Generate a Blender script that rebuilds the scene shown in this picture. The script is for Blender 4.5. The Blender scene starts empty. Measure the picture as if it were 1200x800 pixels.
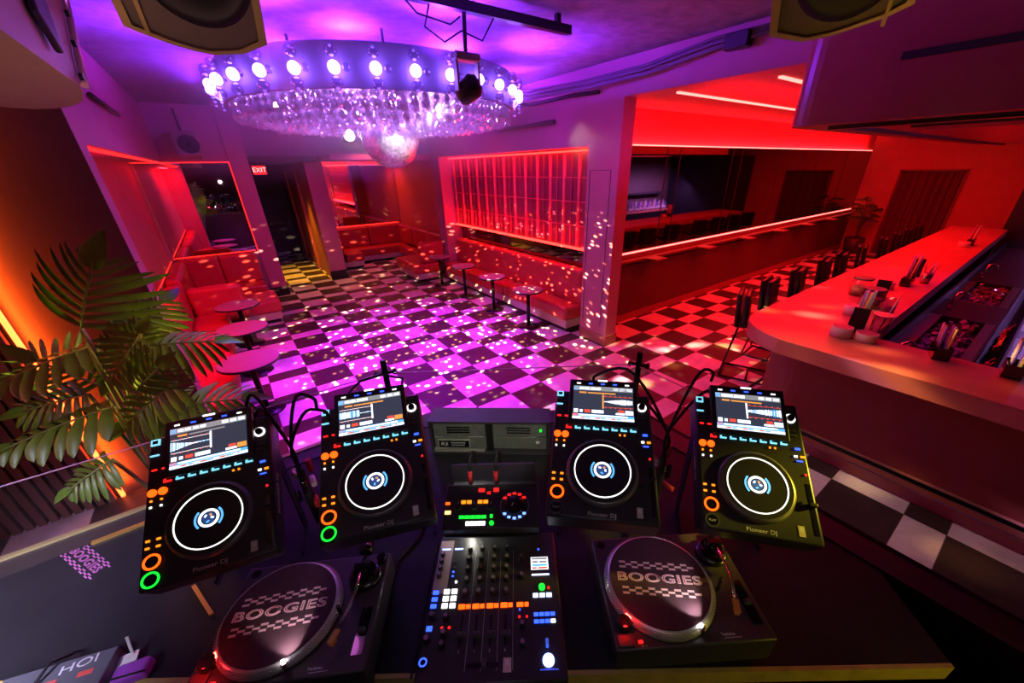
import bpy, bmesh, math, random
from mathutils import Vector, Matrix, Euler
R = math.radians
PI = math.pi
random.seed(7)
SC = bpy.context.scene
COL = SC.collection
SC.view_settings.view_transform = 'Standard'
SC.view_settings.look = 'None'
SC.view_settings.exposure = 0.0
SC.cycles.use_denoising = True
SC.cycles.max_bounces = 8
SC.cycles.sample_clamp_indirect = 4.0
SC.cycles.caustics_reflective = False
SC.cycles.caustics_refractive = False

# ------------------------------------------------------------------ materials
MATS = {}
def M(name, col=(.5, .5, .5), rough=.5, metal=0., emit=None, es=0., noise=.08, scale=8., bump=0., trans=0., ior=1.45, spec=.5, coat=0.):
    """procedural principled material: colour varied by noise, optional bump and emission"""
    if name in MATS: return MATS[name]
    m = bpy.data.materials.new(name); m.use_nodes = True
    nt = m.node_tree; b = nt.nodes['Principled BSDF']
    b.inputs['Roughness'].default_value = rough
    b.inputs['Metallic'].default_value = metal
    b.inputs['IOR'].default_value = ior
    b.inputs['Specular IOR Level'].default_value = spec
    b.inputs['Coat Weight'].default_value = coat
    b.inputs['Transmission Weight'].default_value = trans
    tc = nt.nodes.new('ShaderNodeTexCoord'); nz = nt.nodes.new('ShaderNodeTexNoise')
    nz.inputs['Scale'].default_value = scale; nz.inputs['Detail'].default_value = 3
    nt.links.new(tc.outputs['Object'], nz.inputs['Vector'])
    mx = nt.nodes.new('ShaderNodeMix'); mx.data_type = 'RGBA'
    lo = [max(0, c*(1-noise*2)) for c in col]; hi = [min(1, c*(1+noise*2)) for c in col]
    mx.inputs['A'].default_value = (*lo, 1); mx.inputs['B'].default_value = (*hi, 1)
    nt.links.new(nz.outputs['Fac'], mx.inputs['Factor'])
    nt.links.new(mx.outputs['Result'], b.inputs['Base Color'])
    if bump:
        bp = nt.nodes.new('ShaderNodeBump'); bp.inputs['Strength'].default_value = bump; bp.inputs['Distance'].default_value = .01
        nt.links.new(nz.outputs['Fac'], bp.inputs['Height']); nt.links.new(bp.outputs['Normal'], b.inputs['Normal'])
    if emit is not None:
        b.inputs['Emission Color'].default_value = (*emit, 1); b.inputs['Emission Strength'].default_value = es
    MATS[name] = m
    return m

def floor_material():
    m = bpy.data.materials.new('checker_tiles'); m.use_nodes = True
    nt = m.node_tree; b = nt.nodes['Principled BSDF']; L = nt.links.new
    def math_(op, a, bb=None):
        n = nt.nodes.new('ShaderNodeMath'); n.operation = op
        for i, v in enumerate((a, bb)):
            if v is None: continue
            if isinstance(v, (int, float)): n.inputs[i].default_value = v
            else: L(v, n.inputs[i])
        return n.outputs[0]
    tc = nt.nodes.new('ShaderNodeTexCoord'); sp = nt.nodes.new('ShaderNodeSeparateXYZ'); L(tc.outputs['Object'], sp.inputs[0])
    u = math_('DIVIDE', math_('SUBTRACT', sp.outputs['X'], 2.2128), .47575)
    v = math_('DIVIDE', math_('SUBTRACT', 4.1495, sp.outputs['Y']), .7385)
    fu = math_('FLOORED_MODULO', u, 1.0); fv = math_('FLOORED_MODULO', v, 1.0)
    pu = math_('FLOORED_MODULO', math_('FLOOR', u), 2.0)
    nar = math_('GREATER_THAN', fv, .6645)
    bright = math_('ABSOLUTE', math_('SUBTRACT', pu, nar))
    # thin joints
    du = math_('MULTIPLY', math_('MINIMUM', fu, math_('SUBTRACT', 1.0, fu)), .47575)
    dv = math_('MULTIPLY', math_('MINIMUM', math_('MINIMUM', fv, math_('SUBTRACT', 1.0, fv)), math_('ABSOLUTE', math_('SUBTRACT', fv, .6645))), .7385)
    joint = math_('LESS_THAN', math_('MINIMUM', du, dv), .0028)
    nz = nt.nodes.new('ShaderNodeTexNoise'); nz.inputs['Scale'].default_value = 2.3; nz.inputs['Detail'].default_value = 8; nz.inputs['Distortion'].default_value = 1.6
    L(tc.outputs['Object'], nz.inputs['Vector'])
    rl = nt.nodes.new('ShaderNodeValToRGB'); rl.color_ramp.elements[0].color = (.55, .5, .47, 1); rl.color_ramp.elements[1].color = (.78, .74, .7, 1)
    rl.color_ramp.elements[0].position = .3; rl.color_ramp.elements[1].position = .6
    rd = nt.nodes.new('ShaderNodeValToRGB'); rd.color_ramp.elements[0].color = (.02, .014, .012, 1); rd.color_ramp.elements[1].color = (.075, .05, .042, 1)
    L(nz.outputs['Fac'], rl.inputs[0]); L(nz.outputs['Fac'], rd.inputs[0])
    mx = nt.nodes.new('ShaderNodeMix'); mx.data_type = 'RGBA'; L(bright, mx.inputs['Factor']); L(rd.outputs[0], mx.inputs['A']); L(rl.outputs[0], mx.inputs['B'])
    mj = nt.nodes.new('ShaderNodeMix'); mj.data_type = 'RGBA'; L(joint, mj.inputs['Factor']); L(mx.outputs['Result'], mj.inputs['A']); mj.inputs['B'].default_value = (.12, .1, .1, 1)
    L(mj.outputs['Result'], b.inputs['Base Color'])
    b.inputs['Roughness'].default_value = .42; b.inputs['Specular IOR Level'].default_value = .35
    return m

# ------------------------------------------------------------------ mesh builder
class MB:
    def __init__(s): s.bm = bmesh.new()
    def _fin(s, vs, mi, mat=None, smooth=False):
        if mat is not None: bmesh.ops.transform(s.bm, matrix=mat, verts=vs)
        fs = set(f for v in vs for f in v.link_faces)
        for f in fs: f.material_index = mi; f.smooth = smooth
        return vs
    def box(s, c, d, mi=0, rot=None, bev=0., seg=2, taper=1.):
        vs = []
        for z in (-.5, .5):
            k = taper if z > 0 else 1.
            for x, y in ((-.5, -.5), (.5, -.5), (.5, .5), (-.5, .5)): vs.append(s.bm.verts.new((x*d[0]*k, y*d[1]*k, z*d[2])))
        F = [(0, 3, 2, 1), (4, 5, 6, 7), (0, 1, 5, 4), (1, 2, 6, 5), (2, 3, 7, 6), (3, 0, 4, 7)]
        fs = [s.bm.faces.new([vs[i] for i in f]) for f in F]
        for f in fs: f.material_index = mi
        mt = Matrix.Translation(c) @ (rot.to_matrix().to_4x4() if rot is not None else Matrix())
        bmesh.ops.transform(s.bm, matrix=mt, verts=vs)
        if bev:
            es = list(set(e for f in fs for e in f.edges))
            r = bmesh.ops.bevel(s.bm, geom=es, offset=bev, segments=seg, affect='EDGES', profile=.5)
            for f in r['faces']: f.material_index = mi; f.smooth = True
        return s
    def bb(s, x0, x1, y0, y1, z0, z1, mi=0, bev=0., seg=2):
        return s.box(((x0+x1)/2, (y0+y1)/2, (z0+z1)/2), (x1-x0, y1-y0, z1-z0), mi, None, bev, seg)
    def lathe(s, prof, c=(0, 0, 0), seg=24, mi=0, mat=None, smooth=True, cap=True):
        rings = []
        allv = []
        for r, z in prof:
            ring = [s.bm.verts.new((r*math.cos(2*PI*i/seg), r*math.sin(2*PI*i/seg), z)) for i in range(seg)]
            rings.append(ring); allv += ring
        for a, b in zip(rings, rings[1:]):
            for i in range(seg):
                f = s.bm.faces.new((a[i], a[(i+1) % seg], b[(i+1) % seg], b[i])); f.material_index = mi; f.smooth = smooth
        if cap:
            f = s.bm.faces.new(rings[0][::-1]); f.material_index = mi
            f = s.bm.faces.new(rings[-1]); f.material_index = mi
        mt = Matrix.Translation(c) @ (mat if mat is not None else Matrix())
        bmesh.ops.transform(s.bm, matrix=mt, verts=allv)
        return s
    def cyl(s, c, r, h, mi=0, seg=20, axis='z', r2=None, smooth=True):
        m = {'z': Matrix(), 'x': Matrix.Rotation(PI/2, 4, 'Y'), 'y': Matrix.Rotation(-PI/2, 4, 'X')}[axis]
        return s.lathe([(r, -h/2), (r if r2 is None else r2, h/2)], c, seg, mi, m, smooth)
    def ring(s, c, ri, ro, h, mi=0, seg=40, a0=0., a1=2*PI):
        full = abs(a1-a0-2*PI) < 1e-6
        n = seg if full else seg+1
        L = []
        for i in range(n):
            a = a0+(a1-a0)*i/seg
            L.append([s.bm.verts.new((c[0]+r*math.cos(a), c[1]+r*math.sin(a), c[2]+z)) for r, z in ((ri, 0), (ro, 0), (ro, h), (ri, h))])
        for i in range(seg):
            A = L[i]; B = L[(i+1) % n]
            for k in range(4):
                f = s.bm.faces.new((A[k], B[k], B[(k+1) % 4], A[(k+1) % 4])); f.material_index = mi
        if not full:
            f = s.bm.faces.new(L[0]); f.material_index = mi; f = s.bm.faces.new(L[-1][::-1]); f.material_index = mi
        return s
    def tube(s, pts, r, mi=0, seg=8, smooth=True, radii=None):
        pts = [Vector(p) for p in pts]; prev = None; rings = []
        for i, p in enumerate(pts):
            d = (pts[min(i+1, len(pts)-1)]-pts[max(i-1, 0)]).normalized()
            if prev is None:
                up = Vector((0, 0, 1)) if abs(d.z) < .9 else Vector((1, 0, 0)); a = d.cross(up).normalized()
            else:
                a = (prev-d*prev.dot(d)).normalized()
            prev = a; b = d.cross(a); rr = radii[i] if radii else r
            rings.append([s.bm.verts.new(p+(a*math.cos(2*PI*k/seg)+b*math.sin(2*PI*k/seg))*rr) for k in range(seg)])
        for A, B in zip(rings, rings[1:]):
            for k in range(seg):
                f = s.bm.faces.new((A[k], A[(k+1) % seg], B[(k+1) % seg], B[k])); f.material_index = mi; f.smooth = smooth
        f = s.bm.faces.new(rings[0][::-1]); f.material_index = mi; f = s.bm.faces.new(rings[-1]); f.material_index = mi
        return s
    def prism(s, poly, z0, z1, mi=0, mat=None, smooth=False, bev=0.):
        lo = [s.bm.verts.new((x, y, z0)) for x, y in poly]; hi = [s.bm.verts.new((x, y, z1)) for x, y in poly]
        n = len(poly); fs = [s.bm.faces.new(lo[::-1]), s.bm.faces.new(hi)]
        for i in range(n):
            f = s.bm.faces.new((lo[i], lo[(i+1) % n], hi[(i+1) % n], hi[i])); f.smooth = smooth; fs.append(f)
        for f in fs: f.material_index = mi
        if mat is not None: bmesh.ops.transform(s.bm, matrix=mat, verts=lo+hi)
        if bev:
            es = list(set(e for f in fs[:2] for e in f.edges))
            r = bmesh.ops.bevel(s.bm, geom=es, offset=bev, segments=2, affect='EDGES', profile=.5)
            for f in r['faces']: f.material_index = mi; f.smooth = True
        return s
    def ball(s, c, r, mi=0, sub=2, smooth=True, sc=(1, 1, 1)):
        g = bmesh.ops.create_icosphere(s.bm, subdivisions=sub, radius=r, matrix=Matrix.Translation(c) @ Matrix.Diagonal((*sc, 1)))
        return s._fin(g['verts'], mi, None, smooth) and s
    def sph(s, c, r, mi=0, u=20, v=12, smooth=True):
        g = bmesh.ops.create_uvsphere(s.bm, u_segments=u, v_segments=v, radius=r, matrix=Matrix.Translation(c))
        s._fin(g['verts'], mi, None, smooth); return s
    def poly(s, pts, mi=0, smooth=False):
        f = s.bm.faces.new([s.bm.verts.new(p) for p in pts]); f.material_index = mi; f.smooth = smooth; return s
    def rect(s, x0, x1, y0, y1, z, mi=0):
        return s.poly([(x0, y0, z), (x1, y0, z), (x1, y1, z), (x0, y1, z)], mi)
    def build(s, name, mats, parent=None, loc=(0, 0, 0), rot=None, kind=None, label=None):
        me = bpy.data.meshes.new(name); bmesh.ops.recalc_face_normals(s.bm, faces=s.bm.faces[:]) ; s.bm.to_mesh(me); s.bm.free()
        for m in (mats if isinstance(mats, (list, tuple)) else [mats]): me.materials.append(m)
        o = bpy.data.objects.new(name, me); COL.objects.link(o)
        o.location = loc
        if rot is not None: o.rotation_euler = rot
        if parent is not None: o.parent = parent
        if kind: o['kind'] = kind
        if label: o['label'] = label
        return o

def tag(o, label, cat, group=None, kind=None):
    o['label'] = label; o['category'] = cat
    if group: o['group'] = group
    if kind: o['kind'] = kind
    return o
def thing(name, label, cat, loc=(0, 0, 0), rot=(0, 0, 0), group=None):
    o = bpy.data.objects.new(name, None); COL.objects.link(o); o.empty_display_size = .1
    o.location = loc; o.rotation_euler = rot
    return tag(o, label, cat, group)
def dup(src, loc, rot=None, label=None, group=None):
    def cp(o, par):
        c = o.copy(); COL.objects.link(c); c.parent = par
        for ch in o.children: cp(ch, c)
        return c
    r = cp(src, None); r.location = loc
    if rot is not None: r.rotation_euler = rot
    if label: r['label'] = label
    if group: r['group'] = group
    return r
def struct(name, mb, mats): return mb.build(name, mats, kind='structure')
def sbox(name, x0, x1, y0, y1, z0, z1, m): return struct(name, MB().bb(x0, x1, y0, y1, z0, z1), m)

TXT = {}
def text_mesh(s, size, sx=1., shear=0., ext=.0004, off=0.):
    key = (s, size, sx, shear, off)
    if key in TXT: return TXT[key]
    cu = bpy.data.curves.new('lettering', 'FONT'); cu.body = s; cu.size = size; cu.align_x = 'CENTER'; cu.align_y = 'CENTER'
    cu.shear = shear; cu.extrude = ext; cu.resolution_u = 3; cu.offset = off
    o = bpy.data.objects.new('lettering', cu); COL.objects.link(o)
    bpy.context.view_layer.update()
    me = bpy.data.meshes.new_from_object(o.evaluated_get(bpy.context.evaluated_depsgraph_get()))
    COL.objects.unlink(o); bpy.data.objects.remove(o)
    for v in me.vertices: v.co.x *= sx
    me.materials.clear(); TXT[key] = me
    return me
def text(name, s, size, mat, parent=None, loc=(0, 0, 0), rot=(0, 0, 0), sx=1., shear=0., off=0.):
    me = text_mesh(s, size, sx, shear, .0004, off).copy(); me.materials.append(mat)
    o = bpy.data.objects.new(name, me); COL.objects.link(o); o.location = loc; o.rotation_euler = rot
    if parent is not None: o.parent = parent
    return o

def thin(name, tint, gl=.04, rough=.02, dif=0.):
    """thin clear shell: straight-through transparency, Schlick reflection, optional milky part"""
    m = bpy.data.materials.new(name); m.use_nodes = True; nt = m.node_tree; nt.nodes.clear(); L = nt.links.new
    o = nt.nodes.new('ShaderNodeOutputMaterial'); t = nt.nodes.new('ShaderNodeBsdfTransparent'); g = nt.nodes.new('ShaderNodeBsdfGlossy'); x = nt.nodes.new('ShaderNodeMixShader'); w = nt.nodes.new('ShaderNodeLayerWeight')
    w.inputs['Blend'].default_value = .5
    t.inputs[0].default_value = (*tint, 1); g.inputs['Roughness'].default_value = rough
    p = nt.nodes.new('ShaderNodeMath'); p.operation = 'POWER'; p.inputs[1].default_value = 4.; L(w.outputs['Facing'], p.inputs[0])
    a = nt.nodes.new('ShaderNodeMath'); a.operation = 'ADD'; a.inputs[1].default_value = gl; a.use_clamp = True
    L(p.outputs[0], a.inputs[0]); L(a.outputs[0], x.inputs[0]); L(t.outputs[0], x.inputs[1]); L(g.outputs[0], x.inputs[2])
    if dif:
        d = nt.nodes.new('ShaderNodeBsdfTranslucent'); d2 = nt.nodes.new('ShaderNodeBsdfDiffuse'); y = nt.nodes.new('ShaderNodeMixShader'); z = nt.nodes.new('ShaderNodeMixShader')
        y.inputs[0].default_value = .5; L(d.outputs[0], y.inputs[1]); L(d2.outputs[0], y.inputs[2]); z.inputs[0].default_value = dif; L(x.outputs[0], z.inputs[1]); L(y.outputs[0], z.inputs[2]); L(z.outputs[0], o.inputs[0])
    else: L(x.outputs[0], o.inputs[0])
    return m
# shared materials
BLACK = M('black_plastic', (.012, .012, .014), .38, noise=.1, scale=40)
BLACKM = M('black_metal', (.02, .02, .024), .3, .7, noise=.1, scale=30)
BLACKG = M('black_gloss', (.008, .008, .01), .12, coat=.5)
RUBBER = M('black_rubber', (.01, .01, .01), .7)
DKGREY = M('dark_grey_plastic', (.05, .05, .055), .45)
CHROME = M('chrome', (.8, .8, .82), .12, 1.)
STEEL = M('brushed_steel', (.45, .45, .47), .3, 1., noise=.15, scale=60)
WHITE = M('white_plastic', (.75, .73, .7), .5)
LEATH = M('red_vinyl', (.5, .035, .04), .38, noise=.12, scale=14, bump=.15)
PLINTH = M('pale_plinth', (.55, .45, .4), .45)
TOE = M('black_toe_kick', (.01, .01, .01), .5)
PAINT = M('mauve_paint', (.42, .15, .22), .55, noise=.07, scale=3)
PAINTR = M('rust_red_paint', (.5, .13, .11), .55, noise=.08, scale=3)
DARKB = M('chocolate_paint', (.07, .036, .034), .6, noise=.2, scale=2)
CEILM = M('black_ceiling', (.22, .16, .24), .85, noise=.3, scale=9, bump=.8)
MIRROR = M('mirror', (.72, .7, .7), .02, 1., noise=.0)
SMOKED = M('smoked_mirror', (.24, .2, .21), .03, 1., noise=.0)
def E(name, col, s): return M(name, tuple(min(1, c) for c in col), .4, emit=col, es=s, noise=0)
E_RED = E('led_red', (1., .035, .025), 5.)
E_RED2 = E('led_red_hot', (1., .12, .1), 5.5)
E_REDL = E('led_red_soft', (1., .02, .015), 2.)
E_ORG = E('led_orange', (1., .11, .02), 8.)
E_ORB = E('button_orange', (1., .085, .004), 2.8)
E_AMB = E('button_amber', (1., .24, .01), 1.9)
E_RBT = E('button_red', (1., .012, .012), 1.8)
E_GRN = E('button_green', (.01, 1., .05), 1.1)
E_BLU = E('button_blue', (.03, .085, 1.), 2.6)
E_CYN = E('button_cyan', (.25, .8, 1.), 1.1)
E_WHT = E('button_white', (1., .97, .95), 1.8)
E_PUR = E('led_purple', (.5, .05, 1.), 4.)
E_SCR = E('screen_grey', (.085, .1, .16), .42)
E_SCW = E('screen_white', (.9, .95, 1.), 1.7)
E_SCB = E('screen_blue', (.12, .5, 1.), 1.2)
E_SCR_R = E('screen_red', (1., .1, .06), 1.)
E_SCO = E('screen_orange', (1., .4, .08), 1.)
E_BULB = E('bulb_glow', (.3, .14, 1.), 20.)
E_SPOT = E('spot_glow', (1., .9, .62), 40.)

# ------------------------------------------------------------------ camera
cam = bpy.data.cameras.new('camera'); co = bpy.data.objects.new('camera', cam); COL.objects.link(co)
cam.sensor_width = 36; cam.lens = 447.3*36/1200; cam.shift_x = -20/1200; cam.shift_y = 26.8/1200; cam.clip_start = .02
f_, pitch, roll, yaw = 447.3, .4763, -.0188, .6328
Fw = Vector((math.sin(yaw)*math.cos(pitch), math.cos(yaw)*math.cos(pitch), -math.sin(pitch)))
Rt = Vector((math.cos(yaw), -math.sin(yaw), 0)); Up = Rt.cross(Fw)
cr, sr = math.cos(roll), math.sin(roll)
Rt2 = Rt*cr+Up*sr; Up2 = Up*cr-Rt*sr
co.matrix_world = Matrix(((Rt2.x, Up2.x, -Fw.x, 0), (Rt2.y, Up2.y, -Fw.y, 0), (Rt2.z, Up2.z, -Fw.z, 2.5), (0, 0, 0, 1)))
SC.camera = co

# ------------------------------------------------------------------ room shell
struct('floor', MB().bb(-4.2, 16., -2.8, 16.4, -.1, 0), floor_material())
sbox('ceiling', -4.2, 4.3, -2.8, 11.2, 3.6, 3.75, CEILM)
BARC = M('bar_ceiling_paint', (.42, .2, .18), .6)
sbox('ceiling_bar', 4.3, 16., -2.8, 4.45, 3.222, 3.4, BARC)
# wall beside the booth: dark front skin, mauve end face towards the dance floor
sbox('wall_booth_left', -4.2, -.65, 4.14, 4.16, 0, 3.6, DARKB)
sbox('wall_left_end', -4.2, -.65, 4.16, 4.40, 0, 3.6, PAINT)
sbox('wall_left_header', -1.3, -.65, 4.40, 10.2, 2.7, 3.6, PAINT)
sbox('wall_left_recess', -1.3, -1.1, 4.40, 10.5, 0, 2.7, PAINTR)
sbox('wall_far_left', -1.3, .36, 10.2, 10.5, 0, 3.6, PAINT)
sbox('wall_far_left_pier', .36, .66, 10.15, 10.55, 0, 3.6, PAINT)
struct('wall_corridor_left', MB().prism([(.66, 10.55), (.97, 15.65), (.4, 15.65), (.4, 10.55)], 0, 2.7), PAINT)
sbox('wall_corridor_right', 1.8, 2.0, 11.7, 15.65, 0, 2.7, PAINT)
sbox('wall_corridor_end', .4, 2.0, 15.65, 15.8, 0, 2.75, DARKB)
sbox('ceiling_corridor', .4, 2.0, 10.55, 15.8, 2.7, 2.8, DARKB)
sbox('wall_far_pier', 1.77, 2.15, 10.98, 11.7, 0, 2.7, PAINT)
sbox('wall_far_header', .66, 4.6, 10.98, 11.2, 2.7, 3.6, PAINT)
sbox('ceiling_alcove', 2.0, 4.7, 9.35, 13.2, 2.7, 2.8, PAINT)
sbox('wall_alcove_back', 2.0, 4.7, 13.0, 13.2, 0, 2.7, PAINTR)
sbox('wall_alcove_left', 2.0, 2.15, 11.7, 13.0, 0, 2.7, PAINTR)
sbox('wall_alcove_right', 4.5, 4.7, 9.35, 13.0, 0, 2.7, PAINTR)
sbox('wall_right_block', 4.165, 4.7, 8.95, 9.35, 0, 2.74, PAINT)
sbox('wall_right_header', 4.165, 4.7, 4.24, 10.98, 2.74, 3.6, PAINT)
sbox('wall_niche_back', 4.6, 4.75, 4.24, 8.95, 0, 2.74, PAINTR)
sbox('wall_pillar', 4.165, 4.39, 3.68, 4.24, 0, 3.6, PAINT)
sbox('wall_bar_header', 4.165, 4.3, 1.6, 3.68, 3.222, 3.6, PAINT)
sbox('wall_bar_far', 4.39, 15.85, 4.241, 4.45, 0, 3.222, PAINTR)
sbox('wall_bar_wainscot', 4.42, 15.7, 4.222, 4.241, .13, 1.0, M('wainscot_dark', (.09, .03, .028), .45))
sbox('wall_right', 15.7, 15.9, -2.8, 4.241, 0, 3.222, PAINTR)
sbox('wall_bar_back', 4.6, 15.7, -1.75, -1.6, 0, 3.222, DARKB)
sbox('wall_bar_partition', 14.35, 15.7, -1.6, .9, 0, 2.74, BLACK)
sbox('wall_rear', -4.2, 4.6, -2.8, -2.65, 0, 3.6, DARKB)
sbox('wall_rear_bar', 4.45, 4.6, -2.65, -1.6, 0, 3.222, DARKB)
sbox('wall_left_side', -4.2, -4.05, -2.65, 4.14, 0, 3.6, DARKB)
# baseboards
BASE = M('baseboard_paint', (.3, .1, .09), .45)
sbox('baseboard_bar', 4.39, 15.7, 4.215, 4.241, 0, .13, BASE)
struct('baseboard_pillar', MB().bb(4.15, 4.405, 3.665, 3.68, 0, .16).bb(4.15, 4.165, 3.68, 4.24, 0, .16), BASE)
sbox('baseboard_far_left', .34, .68, 10.13, 10.15, 0, .2, TOE)
struct('baseboard_far_pier', MB().bb(1.75, 2.17, 10.96, 10.98, 0, .2).bb(2.15, 2.17, 10.98, 11.7, 0, .2), TOE)
# access panel outline on the pillar
struct('trim_1', MB().bb(4.158, 4.165, 3.80, 3.806, .3, 2.45).bb(4.158, 4.165, 4.18, 4.186, .3, 2.45).bb(4.158, 4.165, 3.80, 4.186, 2.445, 2.451), M('panel_joint', (.06, .03, .03), .6))
# corridor door
door = struct('door_1', MB().bb(1.03, 1.74, 15.60, 15.65, 0, 2.2), M('grey_door', (.1, .09, .095), .5))
MB().bb(.98, 1.03, 15.58, 15.65, 0, 2.26).bb(1.74, 1.79, 15.58, 15.65, 0, 2.26).bb(.98, 1.79, 15.58, 15.65, 2.2, 2.26).build('door_frame', DKGREY, door)
MB().cyl((1.38, 15.54, 1.0), .02, .6, 0, 10, 'x').bb(1.1, 1.14, 15.54, 15.6, .96, 1.04).bb(1.62, 1.66, 15.54, 15.6, .96, 1.04).build('push_bar', STEEL, door)
MB().bb(1.05, 1.42, 15.59, 15.6, .02, .09).build('kick_plate', STEEL, door)
struct('trim_2', MB().bb(1.74, 1.80, 12.6, 12.75, 0, 2.5).bb(1.74, 1.8, 14.4, 14.55, 0, 2.5), PAINTR)

# over-bar soffit with a rounded corner, slot vent and underside tracks
pts = [(12.5, -1.6), (12.5, 1.6)]
rr = .16
for i in range(7):
    a = PI/2+PI/2*i/6
    pts.append((3.66+rr+rr*math.cos(a), 1.6-rr+rr*math.sin(a)))
pts.append((3.66, -1.6))
struct('ceiling_soffit', MB().prism(pts, 2.74, 3.6), M('soffit_paint', (.30, .08, .07), .27, noise=.05))
struct('trim_3', MB().bb(3.645, 3.66, -1.0, 1.0, 3.055, 3.095), M('vent_black', (.01, .01, .012), .6))
struct('trim_4', MB().bb(4.0, 12.0, 1.26, 1.36, 2.715, 2.74).bb(3.85, 3.95, -1.4, 1.36, 2.715, 2.74), M('ceiling_track', (.02, .02, .03), .3, .6))
struct('trim_5', MB().bb(4.4, 4.95, .2, 1.0, 2.722, 2.74), M('vent_grille', (.03, .02, .02), .5))
# ------------------------------------------------------------------ mirrors, lit panels, LED strips
def mirror(name, mb, label, m=MIRROR): return tag(mb.build(name, [m]), label, 'mirror')
mirror('wall_mirror', MB().bb(-1.09, .335, 10.185, 10.2, 1.0, 2.675), 'large mirror above the sofa in the left recess, reflecting the booth')
mirror('wall_mirror', MB().bb(2.16, 4.49, 12.98, 13.0, .95, 2.66), 'mirror on the back wall of the far seating alcove')
mirror('wall_mirror', MB().bb(4.58, 4.6, 4.26, 8.94, .9, 2.7), 'dark mirror band under the glowing red fluted panel', SMOKED)
bm_ = MB().bb(4.42, 15.68, 4.225, 4.241, 1.225, 2.755)
mirror('wall_mirror', bm_, 'long smoked mirror on the wall opposite the bar stools', SMOKED)
SEAM = M('mirror_seam', (.02, .01, .01), .5)
for k, x in enumerate((6.2, 8.0, 9.8, 11.6, 13.4)): pass
mb = MB()
for x in (5.9, 6.25, 7.9, 8.25, 9.9, 11.9, 13.8): mb.bb(x, x+.012, 4.22, 4.225, 1.225, 2.755)
struct('trim_6', mb, SEAM)

def strip(label, mb, m, kind='light strip', group=None): return tag(mb.build('led_strip', [m]), label, kind, group)
strip('thin red light line along the bottom edge of the long bar mirror', MB().bb(5.0, 15.6, 4.19, 4.215, 1.198, 1.216), E_RED2)
strip('thin red light line along the top edge of the long bar mirror', MB().bb(4.42, 15.6, 4.2, 4.235, 2.757, 2.772), E_RED2)
strip('red light line set in the bar ceiling nearest the mirror wall', MB().bb(4.43, 14.5, 3.12, 3.16, 3.205, 3.222), E_RED2)
strip('short-looking red light line in the bar ceiling beside the soffit', MB().bb(4.54, 14.5, 2.1, 2.14, 3.205, 3.222), E_RED2)
strip('orange light strip standing upright between the slat wall and brown wall', MB().bb(-1.43, -1.408, 4.10, 4.135, 0, 3.4), E_ORG)
strip('red glow strip under the header of the left recess', MB().bb(-1.09, -.72, 4.5, 4.54, 2.66, 2.69).bb(-.72, -.68, 4.5, 10.1, 2.672, 2.694), E_REDL)
strip('red edge light around the mirror in the left recess', MB().bb(-1.09, .35, 10.17, 10.183, 2.675, 2.69).bb(.335, .35, 10.17, 10.183, 1.0, 2.69), E_REDL)
strip('thin red light line along the top of the left recess sofa backs', MB().bb(-1.097, -1.085, 4.5, 10.14, .99, 1.0).bb(-1.085, .3, 10.15, 10.162, 1.025, 1.035), E_REDL)
strip('red cove light along the top of the far alcove', MB().bb(2.2, 4.45, 12.9, 12.95, 2.665, 2.69).bb(2.2, 4.45, 11.25, 11.28, 2.68, 2.695), E_REDL)
strip('red light line on top of the far alcove sofa back', MB().bb(2.5, 4.4, 12.93, 12.96, 1.0, 1.02), E_REDL)

# glowing fluted panel in the niche
pn = thing('fluted_light_panel', 'glowing red fluted glass panel above the long right banquette', 'wall panel', (4.45, 4.3, 1.33))
FL = M('fluted_red_glass', (.26, .02, .05), .45, noise=.15, scale=5, spec=.8)
FL2 = M('fluted_red_bead', (.8, .1, .13), .45, noise=.1, scale=5, spec=.8)
MB().bb(.02, .035, .0, 4.62, 0, 1.36).build('back_sheet', FL, pn)
for i in range(27):
    y = .05+i*.172
    MB().cyl((.01, y, .68), .018 if i % 2 else .03, 1.34, 0, 8).build('flute', FL2 if i % 2 == 0 else FL, pn)
for z in (.33, .68, 1.02):
    MB().bb(-.022, -.01, 0, 4.62, z-.006, z+.006).build('cross_rail', FL2, pn)
MB().bb(-.05, .03, 0, 4.62, -.03, -.008).build('lower_light', E_RED, pn, label='glowing red lower edge')
MB().bb(-.06, .03, 0, 4.62, 1.365, 1.385).build('upper_light', E_RED, pn, label='glowing red upper edge')

# exit sign
ex = thing('exit_sign', 'small red lit EXIT sign hanging at the corridor entrance', 'sign', (.90, 11.3, 2.545))
MB().box((0, .03, 0), (.27, .05, .19)).bb(-.02, .02, .02, .04, .09, .155).build('housing', BLACK, ex)
MB().box((0, 0, 0), (.26, .012, .18)).build('face', E('exit_red', (1., .02, .02), .9), ex)
text('lettering', 'EXIT', .13, E('exit_white', (1., .55, .5), 2.), ex, (0, -.008, 0), (PI/2, 0, 0))

# ------------------------------------------------------------------ banquettes
def cushion(name, x0, x1, y0, y1, z0, z1, par, bev=.05, m=LEATH): return MB().bb(x0, x1, y0, y1, z0, z1, 0, bev, 3).build(name, m, par)
# long right banquette
b = thing('banquette', 'long red vinyl banquette under the glowing fluted panel', 'banquette', (0, 0, 0))
for y0, y1 in ((4.45, 6.32), (6.33, 8.93)):
    cushion('seat', 4.03, 4.46, y0, y1, .2, .43, b)
    cushion('backrest', 4.36, 4.56, y0 if y0 > 5 else 4.46, y1 if y1 < 7 else 8.92, .4, 1.0, b, .06)
MB().bb(4.06, 4.5, 4.47, 8.93, .07, .2).build('plinth', PLINTH, b)
MB().bb(4.09, 4.5, 4.47, 8.93, 0, .07).build('toe_kick', TOE, b)
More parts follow.
